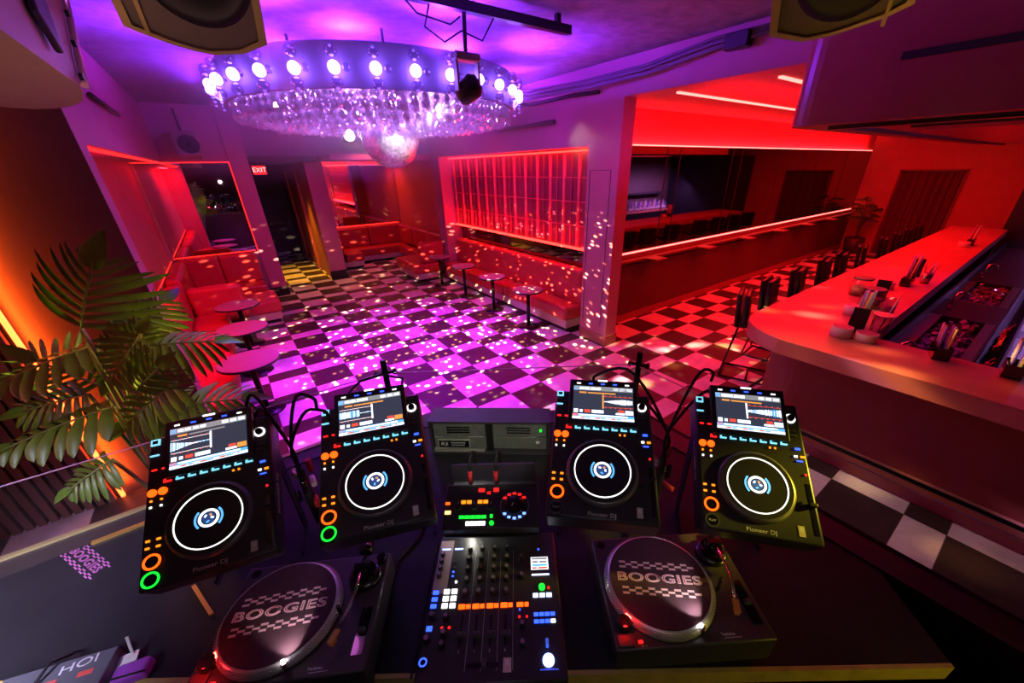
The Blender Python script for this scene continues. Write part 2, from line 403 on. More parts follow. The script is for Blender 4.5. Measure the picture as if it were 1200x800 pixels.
# right return bench in front of the alcove
b = thing('banquette', 'short red bench with one backrest at the far end of the long banquette', 'banquette', (0, 0, 0))
cushion('seat', 3.32, 4.02, 9.1, 10.5, .2, .43, b); cushion('seat', 4.03, 4.29, 9.4, 12.25, .2, .43, b)
cushion('backrest', 3.52, 4.15, 9.14, 9.34, .43, .93, b, .07)
MB().bb(3.36, 4.0, 9.13, 10.45, .07, .2).build('plinth', PLINTH, b)
MB().bb(3.4, 4.0, 9.16, 10.4, 0, .07).build('toe_kick', TOE, b)
# alcove sofa
b = thing('banquette', 'red sofa lining the back and sides of the far alcove', 'banquette', (0, 0, 0))
cushion('seat', 2.3, 4.45, 12.3, 12.95, .2, .43, b)
cushion('backrest', 2.3, 3.35, 12.72, 12.93, .43, 1.0, b, .06); cushion('backrest', 3.36, 4.45, 12.72, 12.93, .43, 1.0, b, .06)
for y in (9.4, 10.55, 11.7): cushion('backrest', 4.3, 4.48, y, y+1.13, .43, .98, b, .06)
cushion('seat', 2.37, 2.85, 11.75, 12.29, .2, .43, b, .04)
cushion('backrest', 2.17, 2.36, 11.72, 12.9, .43, .98, b, .06)
MB().bb(2.3, 2.83, 11.78, 12.3, .07, .2).build('plinth', PLINTH, b); MB().bb(2.3, 4.4, 12.34, 12.9, .07, .2).build('plinth', PLINTH, b)
MB().bb(2.35, 2.8, 11.85, 12.3, 0, .07).build('toe_kick', TOE, b); MB().bb(2.3, 4.4, 12.42, 12.9, 0, .07).build('toe_kick', TOE, b)
# left near bench
b = thing('banquette', 'red wall bench beside the three round tables at the left', 'banquette', (0, 0, 0))
for y0, y1 in ((4.45, 5.6), (5.61, 6.7), (6.71, 7.95)):
    cushion('seat', -1.0, -.43, y0, y1, .2, .44, b)
    cushion('backrest', -1.08, -.86, y0, y1, .42, .98, b, .07)
MB().bb(-1.0, -.46, 4.45, 7.9, .07, .2).build('plinth', PLINTH, b)
MB().bb(-1.0, -.5, 4.45, 7.9, 0, .07).build('toe_kick', TOE, b)
# left booth with a cross backrest
b = thing('banquette', 'red booth sofa under the left recess mirror with a cross backrest', 'banquette', (0, 0, 0))
cushion('backrest', -.86, -.13, 7.96, 8.16, .3, .86, b, .07)
cushion('seat', -.85, .36, 8.17, 9.02, .2, .43, b)
cushion('seat', -1.0, -.45, 9.03, 10.0, .2, .43, b); cushion('seat', -.44, .28, 9.5, 10.0, .2, .45, b)
cushion('backrest', -1.0, -.37, 9.94, 10.14, .44, 1.02, b, .05); cushion('backrest', -.365, .27, 9.94, 10.14, .44, 1.02, b, .05)
cushion('backrest', -1.08, -.88, 8.2, 9.95, .44, 1.0, b, .06)
MB().bb(-.3, .32, 8.2, 9.0, .07, .2).build('plinth', PLINTH, b); MB().bb(-.4, .26, 9.55, 10.0, .07, .2).build('plinth', PLINTH, b)
MB().bb(-.3, .28, 8.24, 8.96, 0, .07).build('toe_kick', TOE, b); MB().bb(-.4, .22, 9.6, 10.0, 0, .07).build('toe_kick', TOE, b)

# ------------------------------------------------------------------ round tables
TOPM = M('table_top_laminate', (.30, .22, .24), .4, noise=.08, scale=3)
def table(label, loc, r, h, group):
    t = thing('cocktail_table', label, 'table', loc, (0, 0, 0), group)
    MB().lathe([(r-.012, h-.03), (r, h-.026), (r, h-.004), (r-.004, h)], seg=48).build('tabletop', TOPM, t)
    MB().ring((0, 0, h-.027), r-.001, r+.004, .022).build('edge_band', BLACK, t)
    MB().cyl((0, 0, h/2), .032, h-.05, 0, 16).build('pedestal', BLACKM, t)
    MB().lathe([(.19, 0), (.19, .008), (.04, .022)], seg=36).build('base', BLACKM, t)
    return t
t0 = table('small round table nearest the pillar, in front of the long banquette', (3.745, 5.10, 0), .25, .665, 'right lounge tables')
for y, l in ((6.25, 'small round table second from the pillar along the long banquette'), (7.42, 'small round table third from the pillar along the long banquette'), (8.62, 'small round table farthest from the pillar, by the return bench')):
    dup(t0, (3.75, y, 0), None, l)
t0 = table('nearest and largest-looking of the three round tables by the left bench', (-.255, 4.90, 0), .295, .66, 'left lounge tables')
dup(t0, (-.255, 6.13, 0), None, 'middle of the three round tables by the left bench')
dup(t0, (-.255, 7.37, 0), None, 'farthest of the three round tables by the left bench')

# ------------------------------------------------------------------ chandelier and mirror ball
CX, CY = 1.76, 5.10
ch = thing('chandelier', 'huge round violet-lit crystal chandelier hanging over the dance floor', 'chandelier', (CX, CY, 3.6))
BAND = M('chandelier_band', (.36, .29, .54), .5, .1)
MB().ring((0, 0, -.52), 1.44, 1.475, .30, 0, 72).build('outer_band', BAND, ch)
MB().ring((0, 0, -.24), .12, 1.44, .02, 0, 72).build('canopy_plate', M('canopy_plate', (.35, .3, .42), .35, .3), ch)
for k in range(6):
    a = k*PI/3+.3
    MB().tube([(.9*math.cos(a), .9*math.sin(a), -.22), (.9*math.cos(a), .9*math.sin(a), 0)], .012).build('drop_rod', BLACKM, ch)
for k in range(3):
    a = k*2*PI/3+.5
    MB().tube([(.85*math.cos(a), .85*math.sin(a), -.26), (.3*math.cos(a), .3*math.sin(a), -.5), (0, 0, -.66)], .022).build('bracket', BLACKM, ch)
MB().lathe([(.32, -.48), (.3, -.36), (.2, -.3)], seg=32).build('hub', M('hub_metal', (.6, .4, .5), .3, .7), ch)
GLASS = thin('clear_globe', (.82, .78, .92), .2)
CRY = thin('crystal', (.9, .86, .98), .3, .06, .22)
NB = 32
g0 = None
for k in range(NB):
    a = 2*PI*k/NB+.06
    px, py = 1.545*math.cos(a), 1.545*math.sin(a)
    if g0 is None:
        mb = MB(); mb.ball((0, 0, .105), .045, 0, 3); mb.ball((0, 0, -.1), .045, 0, 3); mb.ball((-.09*math.sin(a), .09*math.cos(a), 0), .03, 0, 2)
        g = mb.build('globe_cluster', GLASS, ch); g.location = (px, py, -.4)
        bu = MB().ball((0, 0, 0), .045, 0, 3).build('lit_bulb', E_BULB, g)
        st = MB().tube([(-.07*math.cos(a), -.07*math.sin(a), 0), (0, 0, 0)], .01).build('stem', BAND, g)
        g0 = (g, bu, st)
    else:
        g = g0[0].copy(); COL.objects.link(g); g.parent = ch; g.location = (px, py, -.4); g.rotation_euler = (0, 0, a-.06)
        for s_ in g0[1:]:
            c = s_.copy(); COL.objects.link(c); c.parent = g
# crystal strands: the nearest hundred are parts, the rest one mass
def strand_mb(mb, x, y, z, n=4):
    for i in range(n):
        r = .028-.004*(i % 2)+(.008 if i == n-1 else 0)
        mb.ball((x, y, z-.035-i*.07), r, 0, 1, False, (1, 1, 1.25))
rest = MB(); nstr = 0; proto = {}
spots = []
for ring_i, (r, n, zt, nb) in enumerate(((1.41, 84, -.44, 3), (1.32, 80, -.42, 3), (1.22, 72, -.42, 4), (1.10, 64, -.42, 4), (.97, 56, -.44, 4), (.83, 48, -.44, 4), (.68, 40, -.46, 4), (.52, 30, -.46, 4))):
    for k in range(n):
        a = 2*PI*(k+.5*(ring_i % 2))/n
        spots.append((r*math.cos(a), r*math.sin(a), zt+random.uniform(-.015, .015), nb))
spots.sort(key=lambda s: (s[0]+CX)**2+(s[1]+CY)**2)
for i, (x, y, z, nb) in enumerate(spots):
    if i < 98:
        if nb not in proto:
            mb = MB(); strand_mb(mb, 0, 0, 0, nb); o = mb.build('crystal_strand', CRY, ch); proto[nb] = o
        else:
            o = proto[nb].copy(); COL.objects.link(o); o.parent = ch
        o.location = (x, y, z); o.rotation_euler = (0, 0, i*1.3)
    else: strand_mb(rest, x, y, z, nb)
rest.build('crystal_curtain', CRY, ch, kind='stuff')

mbl = thing('mirror_ball', 'mirror ball hanging under the middle of the chandelier', 'mirror ball', (CX+.07, CY+.1, 2.84))
def ball_mat():
    m = bpy.data.materials.new('mirror_tiles'); m.use_nodes = True; nt = m.node_tree; b = nt.nodes['Principled BSDF']
    b.inputs['Metallic'].default_value = .75; b.inputs['Roughness'].default_value = .34
    tc = nt.nodes.new('ShaderNodeTexCoord'); v = nt.nodes.new('ShaderNodeTexVoronoi'); v.inputs['Scale'].default_value = 34; v.inputs['Randomness'].default_value = .25
    nt.links.new(tc.outputs['Object'], v.inputs['Vector'])
    r = nt.nodes.new('ShaderNodeValToRGB'); r.color_ramp.elements[0].color = (.35, .33, .36, 1); r.color_ramp.elements[1].color = (.95, .93, .95, 1)
    nt.links.new(v.outputs['Color'], r.inputs[0]); nt.links.new(r.outputs[0], b.inputs['Base Color'])
    bp = nt.nodes.new('ShaderNodeBump'); bp.inputs['Strength'].default_value = .7; bp.inputs['Distance'].default_value = .02
    nt.links.new(v.outputs['Color'], bp.inputs['Height']); nt.links.new(bp.outputs['Normal'], b.inputs['Normal'])
    return m
MB().sph((0, 0, 0), .325, 0, 64, 40, False).build('tiled_sphere', ball_mat(), mbl)
MB().cyl((0, 0, .34), .05, .05, 0, 16).tube([(0, 0, .36), (0, 0, .46)], .008).build('hanger', BLACKM, mbl)

# pin spot aimed at the ball, seen glaring past it
ps = thing('pin_spot', 'small pin spotlight glaring beside the mirror ball', 'spotlight', (1.55, 5.9, 2.90))
MB().cyl((0, .07, 0), .07, .16, 0, 20, 'y').build('housing', BLACKM, ps)
MB().cyl((0, -.016, 0), .062, .01, 0, 20, 'y').build('lens', E_SPOT, ps)
MB().tube([(0, .08, .06), (0, .08, .55)], .012).build('bracket', BLACKM, ps)

# moving head on a ceiling channel, ceiling pipes and cable bundles
tag(MB().bb(1.2, 2.75, 3.06, 3.12, 3.48, 3.54).bb(1.25, 1.29, 3.07, 3.11, 3.54, 3.6).bb(2.6, 2.64, 3.07, 3.11, 3.54, 3.6).build('ceiling_channel', BLACKM), 'dark steel channel bolted across the ceiling above the booth', 'steel channel')
mh = thing('moving_head_light', 'black moving head spotlight hanging in front of the chandelier', 'spotlight', (1.76, 3.12, 3.03))
MB().tube([(0, 0, .22), (0, -.02, .45)], .016).build('hanging_pole', BLACKM, mh)
MB().box((0, 0, .2), (.2, .1, .05), bev=.01).box((-.09, 0, .09), (.016, .06, .2), bev=.004).box((.09, 0, .09), (.016, .06, .2), bev=.004).build('yoke', STEEL, mh)
MB().lathe([(.055, -.09), (.075, -.06), (.085, .06), (.05, .1)], (0, 0, 0), 20, 0, Euler((R(35), R(50), 0)).to_matrix().to_4x4()).build('head', BLACK, mh)
MB().cyl((.02, -.07, .03), .008, .01, 0, 8).build('status_light', E_CYN, mh)
tag(MB().tube([(1.5, 3.09, 3.5), (1.45, 3.1, 3.36), (1.6, 3.12, 3.3), (1.74, 3.12, 3.38), (1.9, 3.1, 3.34), (2.0, 3.09, 3.48)], .006, 0, 6).tube([(1.3, 3.09, 3.5), (1.4, 3.09, 3.42), (1.65, 3.11, 3.4), (1.74, 3.12, 3.46)], .006, 0, 6).build('cable', RUBBER), 'loose black cable looped over the ceiling channel', 'cable')
tag(MB().tube([(4.12, 4.9, 3.07), (4.1, 5.6, 3.06), (4.05, 6.3, 3.05)], .03, 0, 8).build('conduit_pipe', BLACKM), 'black conduit pipe on the wall right of the chandelier', 'pipe')
tag(MB().tube([(4.12, 4.05, 3.31), (4.1, 4.6, 3.33), (4.0, 5.3, 3.3), (3.6, 5.6, 3.34)], .022, 0, 8).build('conduit_pipe', BLACKM), 'bent black pipe above the fluted panel near the pillar', 'pipe')
mb = MB()
random.seed(3)
for k in range(9):
    o_ = random.uniform(-.07, .07); h_ = random.uniform(-.06, .05)
    mb.tube([(4.12, 1.75+o_, 3.52+h_*.3), (4.1, 2.6, 3.5+h_), (4.06, 3.3+o_, 3.42+h_), (4.0, 4.2, 3.4+h_), (3.7+o_, 4.9, 3.36+h_), (3.3, 5.5+o_, 3.4+h_), (2.9, 6.0, 3.52)], .011, 0, 5)
tag(mb.build('cable_bundle', M('grey_cable', (.12, .1, .14), .5), None), 'sagging bundle of dark cables along the ceiling edge by the pillar', 'cables')
tag(MB().box((4.1, 2.35, 3.47), (.1, .22, .12), bev=.01).build('junction_box', BLACK), 'small black junction box at the ceiling above the bar opening', 'junction box')

# small loudspeaker on the far wall
struct('trim_8', MB().bb(-1.098, -1.05, 10.12, 10.184, 1.0, 2.68), M('beige_trim', (.42, .3, .22), .5))
sp = thing('wall_speaker', 'small boxy loudspeaker hung above the left recess mirror', 'loudspeaker', (-.19, 9.75, 2.97), (R(-14), 0, R(4)))
MB().box((0, .12, 0), (.36, .3, .4), bev=.03).build('cabinet', M('speaker_cabinet', (.3, .18, .2), .5), sp)
MB().cyl((.03, -.035, -.02), .15, .02, 0, 32, 'y').build('cone', BLACK, sp)
MB().cyl((.03, -.048, -.02), .04, .012, 0, 20, 'y').build('dust_cap', BLACKG, sp)
MB().tube([(0, .15, .2), (0, .2, .45), (0, .2, .62)], .02).build('bracket', BLACKM, sp)
# ------------------------------------------------------------------ bar
WOODR = M('bar_top_wood', (.55, .17, .12), .4, noise=.1, scale=5)
BARF = M('bar_front_paint', (.2, .04, .035), .5, noise=.08, scale=2)
def rc(cx, cy, r, a0, a1, n=10): return [(cx+r*math.cos(a0+(a1-a0)*i/n), cy+r*math.sin(a0+(a1-a0)*i/n)) for i in range(n+1)]
bar = thing('bar_counter', 'long red-lit bar counter with a rounded corner at its near end', 'bar', (3.7, 1.66, 0))
o_ = Vector((3.7, 1.66, 0))
def off(poly): return [(x-o_.x, y-o_.y) for x, y in poly]
outer = [(13.95, 1.70)]+rc(4.25, 1.13, .55, PI/2, PI)+[(3.70, -1.55), (4.38, -1.55)]
inner = rc(4.46, .64, .08, PI, PI/2, 4)+[(13.95, .78)]
MB().prism(off(outer+inner), .94, 1.08, bev=.008).build('countertop', WOODR, bar)
outer = [(13.9, 1.42)]+rc(4.32, 1.0, .42, PI/2, PI)+[(3.90, -1.55), (4.3, -1.55)]
inner = rc(4.4, .8, .08, PI, PI/2, 4)+[(13.9, .85)]
MB().prism(off(outer+inner), .0, .94).build('front_panel', BARF, bar)
outer = [(13.9, 1.48)]+rc(4.30, 1.02, .46, PI/2, PI)+[(3.845, -1.55), (3.95, -1.55), (3.95, 1.0), (4.4, 1.38), (13.9, 1.38)]
MB().prism(off(outer), 0, .2).build('kick_ledge', BASE, bar)
MB().tube([(.09, -3.1, .22), (.09, -.62, .22), (.16, -.38, .22), (.3, -.2, .22), (.5, -.13, .22), (10, -.13, .22)], .018, 0, 8).build('foot_rail', BLACKM, bar)

# working side of the bar
ws = thing('bar_station', 'dark steel work station with bins and rails behind the bar counter', 'bar station', (4.5, .6, 0))
DST = M('dark_steel', (.07, .06, .08), .35, .8, noise=.1, scale=30)
MB().bb(0.0, 9.2, -.52, .1, .02, .5).bb(0, 9.2, -.52, -.5, .5, .74).bb(0, 9.2, .08, .1, .5, .86).bb(0, .9, -.5, .08, .68, .74).bb(2.45, 3.4, -.5, .08, .68, .74).bb(4.9, 9.2, -.5, .08, .68, .74).build('cabinet', DST, ws)
MB().bb(.9, 2.45, -.04, .08, .68, .74).bb(.9, 2.45, -.5, -.42, .68, .74).bb(.9, .93, -.42, -.04, .68, .74).build('bin_rim', STEEL, ws); MB().bb(3.4, 4.9, -.04, .08, .68, .74).bb(3.4, 4.9, -.5, -.42, .68, .74).bb(3.4, 3.43, -.42, -.04, .68, .74).build('bin_rim', STEEL, ws)
MB().bb(0, 9.2, -.7, -.68, .42, .62).bb(0, 9.2, -.7, -.53, .4, .42).build('speed_rail', DST, ws)
ICE = M('ice', (.30, .26, .42), .15, trans=.3, ior=1.31, noise=.2)
for x0, x1, l in ((.92, 2.43, 'heap of ice cubes in the nearer steel bin'), (3.42, 4.88, 'heap of ice cubes in the farther steel bin')):
    mb = MB()
    for k in range(210):
        s_ = random.uniform(.03, .055)
        mb.box((random.uniform(x0+.03, x1-.03)+4.5, random.uniform(-.4, -.06)+.6, .6+random.uniform(0, .12)), (s_, s_, s_), 0, Euler((random.random()*3, random.random()*3, random.random()*3)))
    tag(mb.build('ice_cubes', ICE), l, 'ice', kind='stuff')
def faucet(x, label):
    t = thing('faucet', label, 'faucet', (x, .56, .74), (0, 0, 0), 'bar faucets')
    MB().cyl((0, 0, .02), .022, .04).tube([(0, 0, 0), (0, 0, .16), (.02, -.02, .22), (.08, -.06, .24), (.13, -.1, .2), (.14, -.11, .14)], .012).build('spout', CHROME, t)
    MB().tube([(0, 0, .06), (-.05, .03, .1)], .008).build('handle', CHROME, t)
    return t
f1 = faucet(4.75, 'chrome gooseneck faucet nearest the bar end')
dup(f1, (7.3, .56, .74), None, 'chrome gooseneck faucet between the two ice bins'); dup(f1, (9.7, .56, .74), None, 'farthest chrome faucet behind the bar')
# pour bottles in the speed rail
BOT = M('bottle_glass', (.05, .04, .06), .06, trans=.4, ior=1.45)
SPT = M('red_spout', (.7, .05, .04), .3)
LABM = M('bottle_label', (.55, .5, .55), .5, noise=.3, scale=25)
b0 = None
for k in range(16):
    x = 4.75+k*.115+(.5 if k > 7 else 0); y = -.015+.012*(k % 3)
    lb = 'row of spouted bottles in the steel rail, number from the bar end'
    if b0 is None:
        b0 = thing('liquor_bottle', 'spouted liquor bottle standing in the steel speed rail', 'bottle', (x, y, .42), (0, 0, 0), 'speed rail bottles')
        MB().lathe([(.036, 0), (.038, .02), (.038, .19), (.03, .215), (.014, .24), (.014, .29)], seg=16).build('glass_body', BOT, b0)
        MB().lathe([(.0385, .05), (.0385, .15)], seg=16, cap=False).build('paper_label', LABM, b0)
        MB().cyl((0, 0, .3), .012, .025, 0, 10).tube([(0, 0, .3), (.01, 0, .34), (.03, 0, .37)], .005, 0, 6).build('pour_spout', SPT, b0)
    else: dup(b0, (x, y, .42), (0, 0, k*.7))
# back bar: counter, shelves and bottles (seen in the long mirror)
bb = thing('back_bar', 'dark back bar cabinet with bottle shelf behind the bartenders', 'cabinet', (9., -1.2, 0))
MB().bb(-4.2, 4.8, -.38, .1, 0, .95).build('cabinet', BLACK, bb); MB().bb(-4.2, 4.8, -.4, .12, .95, 1.0).build('worktop', WOODR, bb)
MB().bb(-4.2, 4.8, -.38, -.1, 1.55, 1.59).build('shelf', BLACK, bb)
COLS = [M('bottle_%d' % i, c, .08, trans=.35, noise=0) for i, c in enumerate(((.5, .3, .6), (.2, .1, .3), (.6, .5, .6), (.4, .1, .1)))]
bp = []
for i, (h, r) in enumerate(((.3, .04), (.26, .045), (.33, .036), (.28, .042))):
    t = thing('liquor_bottle', 'bottle on the back bar shelf, seen as a reflection in the long mirror', 'bottle', (11.7+i*.1, -1.25, 1.0), (0, 0, 0), 'back bar bottles')
    MB().lathe([(r, 0), (r, h*.6), (r*.4, h*.75), (r*.4, h*.95), (r*.5, h)], seg=14).build('glass_body', COLS[i], t)
    MB().lathe([(r+.001, h*.15), (r+.001, h*.45)], seg=14, cap=False).build('paper_label', LABM, t); bp.append(t)
for k in range(4, 46):
    row = k % 3
    dup(bp[k % 4], (11.7+(k//3)*.135+.03*row, -1.2-.1*row, 1.0), None)
# drink ledge under the long mirror
lg = thing('drink_ledge', 'narrow red-lit drink ledge running under the long bar mirror', 'ledge', (10, 4.24, 1.1))
MB().bb(-5.3, 5.6, -.12, 0, -.03, .0).build('shelf', BARF, lg); MB().bb(-5.3, 5.6, -.03, 0, 0, .095).build('back_rail', BARF, lg)
for x in (-4.35, -2.8, -1.25, .3, 1.85, 3.4): MB().bb(x-.14, x+.14, -.36, -.1, -.028, .002, bev=.006).build('drink_tray', BARF, lg)
for x in (5.1, 7.4, 9.7, 12, 14.2): pass
# curtain in its doorway
cu = thing('curtain', 'dark red pleated curtain hanging in the doorway of the end wall', 'curtain', (15.66, 2.73, 0))
CURT = M('curtain_velvet', (.11, .022, .02), .8, noise=.1)
def curtain(y0, y1, n):
    mb = MB(); cols = []
    for i in range(n+1):
        y = y0+(y1-y0)*i/n; d = -.05-.04*math.sin(i*.62)-.012*math.sin(i*1.7+1)
        cols.append((mb.bm.verts.new((d, y, 0.03)), mb.bm.verts.new((d, y, 2.2))))
    for a, c in zip(cols, cols[1:]):
        f = mb.bm.faces.new((a[0], c[0], c[1], a[1])); f.smooth = True
    return mb
curtain(-.62, .1, 44).build('curtain_panel', CURT, cu); curtain(.06, .62, 34).build('curtain_panel', CURT, cu)
MB().bb(-.05, .03, -.66, .66, 2.2, 2.235).build('curtain_track', BLACK, cu)
struct('trim_7', MB().bb(15.66, 15.7, 2.04, 2.08, 0, 2.27).bb(15.66, 15.7, 3.38, 3.42, 0, 2.27).bb(15.66, 15.7, 2.04, 3.42, 2.235, 2.27), BARF)

# ------------------------------------------------------------------ bar stools
s0 = thing('bar_stool', 'nearest black bar stool at the rounded bar corner, sled legs visible', 'bar stool', (4.94, 1.88, 0), (0, 0, R(21)), 'bar stools')
STM = M('black_vinyl', (.009, .008, .009), .3, noise=.15, scale=20, bump=.05)
MB().box((0, 0, .74), (.42, .4, .08), bev=.03, seg=3).build('seat', STM, s0)
MB().box((0, .25, .90), (.42, .055, .42), 0, Euler((R(-6), 0, 0)), .024, 3).build('backrest', STM, s0)
MB().box((0, .165, .90), (.41, .065, .41), 0, Euler((R(-6), 0, 0)), .026, 3).build('back_cushion', STM, s0)
for sx in (-1, 1):
    MB().tube([(sx*.17, .2, .70), (sx*.21, .30, .02), (sx*.21, .27, .012), (sx*.21, -.27, .012), (sx*.21, -.30, .02), (sx*.17, -.17, .70)], .011, 0, 8).build('sled_leg', BLACKM, s0)
MB().tube([(-.2, -.26, .26), (.2, -.26, .26)], .011).build('foot_bar', BLACKM, s0)
MB().tube([(-.21, .28, .012), (.21, .28, .012)], .011).tube([(-.21, -.02, .012), (.21, -.02, .012)], .011).build('floor_bar', BLACKM, s0)
ords = ['second', 'third', 'fourth', 'fifth', 'sixth', 'seventh', 'eighth', 'ninth', 'tenth']
for i, x in enumerate((5.75, 6.66, 7.66, 8.42, 9.45, 10.75, 11.7, 12.55, 13.5)):
    dup(s0, (x, 1.95, 0), (0, 0, R(random.uniform(8, 14))), ords[i]+' black bar stool along the bar, counting from the rounded corner')

# ------------------------------------------------------------------ things on the counter
Z = 1.081
CO = M('coaster_paper', (.75, .68, .62), .7, noise=.05)
def coasters(x, y, n, label):
    t = thing('coaster_stack', label, 'coasters', (x, y, Z), (0, 0, random.random()), 'coaster stacks')
    MB().cyl((0, 0, n*.009), .082, n*.018, 0, 32).build('stack', CO, t)
    MB().cyl((0, 0, n*.018+.001), .074, .002, 0, 32).build('top_print', M('coaster_print', (.6, .2, .2), .6, noise=.3, scale=30), t)
    return t
def opx(x, y): pass
coasters(4.20, .90, 5, 'taller white coaster stack at the near end of the bar, left of its pair')
coasters(4.24, .725, 4, 'shorter white coaster stack beside the black napkin holder')
coasters(4.95, 1.03, 5, 'white coaster stack behind the tall black napkin holder')
coasters(6.35, 1.10, 5, 'white coaster stack halfway along the bar beside the leaning straws')
coasters(10.6, 1.02, 5, 'white coaster stack at the far end of the bar by the far straw cup')
def napkin(x, y, label, rz=0.2):
    t = thing('napkin_caddy', label, 'napkin holder', (x, y, Z), (0, 0, rz), 'bar caddies')
    MB().bb(-.09, .09, -.06, .06, 0, .012).bb(-.09, -.075, -.06, .06, 0, .24).bb(.08, .09, -.06, .06, 0, .14).bb(-.09, .09, .05, .06, 0, .14).build('holder', BLACK, t)
    MB().bb(-.07, .075, -.055, .045, .012, .12).build('napkin_stack', M('napkin', (.1, .09, .1), .8), t)
    return t
napkin(4.45, .86, 'tall black napkin holder at the near end of the bar')
napkin(5.75, 1.02, 'black napkin holder behind the lidded jars')
napkin(7.4, 1.05, 'black napkin holder farthest along the bar')
SY = M('straw_yellow', (.8, .7, .12), .4); SP_ = M('straw_purple', (.35, .2, .75), .4); SW = M('straw_white', (.8, .75, .75), .4)
STRAWS = [SY, SP_, SW]
def straws(x, y, n, label, z=Z, tilt=.35, ln=.26, rz=0., cup=True):
    t = thing('straw_holder', label, 'straws', (x, y, z), (0, 0, rz), 'straw holders')
    if cup: MB().bb(-.09, .09, -.05, .05, 0, .006).bb(-.09, .09, -.05, -.045, 0, .1).bb(-.09, .09, .045, .05, 0, .1).bb(-.09, -.085, -.05, .05, 0, .1).bb(.085, .09, -.05, .05, 0, .1).build('tray', BLACKG, t)
    for k in range(n):
        xx = -.07+.14*k/(n-1)
        yy = .02*((k % 2)*2-1)
        MB().tube([(xx, yy, .01), (xx+tilt*ln*.5+random.uniform(-.01, .01), yy*1.3, ln)], .0085, 0, 6).build('straw', STRAWS[k % 3], t)
    return t
straws(4.66, .90, 9, 'bundle of coloured straws beside the near napkin holder', tilt=.25, ln=.32)
straws(6.7, .98, 7, 'leaning bundle of yellow and purple straws halfway along the bar', tilt=.55, ln=.36)
straws(10.9, .98, 9, 'coloured straws and picks in the caddy at the far bar end', tilt=.2, ln=.34)
straws(4.30, .26, 6, 'fan of white and yellow straws on the near counter end', tilt=.45, ln=.25, rz=.3)
straws(4.30, -.13, 6, 'coloured straws at the right edge of the near counter end', tilt=.45, ln=.25, rz=.1)
# jars, shaker and glasses
JAR = thin('jar_glass', (.85, .8, .85), .1)
def jar(x, y, r, h, label, lid=True):
    t = thing('garnish_jar', label, 'jar', (x, y, Z), (0, 0, 0), 'bar jars')
    MB().lathe([(r*.9, 0), (r, .01), (r, h*.8), (r*.85, h*.9), (r*.85, h)], seg=24).build('glass_body', JAR, t)
    if lid:
        MB().cyl((0, 0, h+.008), r*.98, .018, 0, 24).build('lid', DKGREY, t)
    MB().cyl((0, 0, h*.3), r*.85, h*.5, 0, 16).build('garnish', M('garnish', (.35, .12, .1), .5, noise=.4, scale=40), t)
    return t
jar(5.35, 1.0, .105, .19, 'wide lidded glass jar in front of its twin on the bar')
jar(5.80, 1.22, .105, .19, 'wide lidded glass jar behind its twin on the bar')
jar(5.25, .82, .06, .16, 'small glass jar with no lid beside the wide jars', False)
sh = thing('mixing_glass', 'mixing glass with strainer and bar spoon at the near bar corner', 'mixing glass', (4.46, .70, Z))
MB().lathe([(.06, 0), (.07, .19), (.066, .19), (.056, .01)], seg=28, cap=False).build('glass_body', JAR, sh)
MB().cyl((0, 0, .196), .078, .008, 0, 28).build('strainer', STEEL, sh)
MB().tube([(0, 0, .02), (.13, -.03, .36)], .006).build('bar_spoon', STEEL, sh)
c2 = thing('tool_cup', 'steel cup of bar tools beside the leaning straws', 'tool cup', (7.0, .86, Z))
MB().lathe([(.045, 0), (.055, .13)], seg=24).build('cup', STEEL, c2)
for k in range(6): MB().tube([(.02*math.cos(k), .02*math.sin(k), .05), (.07*math.cos(k*1.2), .07*math.sin(k*1.2), .25)], .005, 0, 6).build('bar_tool', STEEL, c2)
tag(MB().bb(4.47, 4.56, -1.2, .5, .9, .94).build('bar_mat', RUBBER), 'long black rubber bar mat on the inner counter edge', 'bar mat')

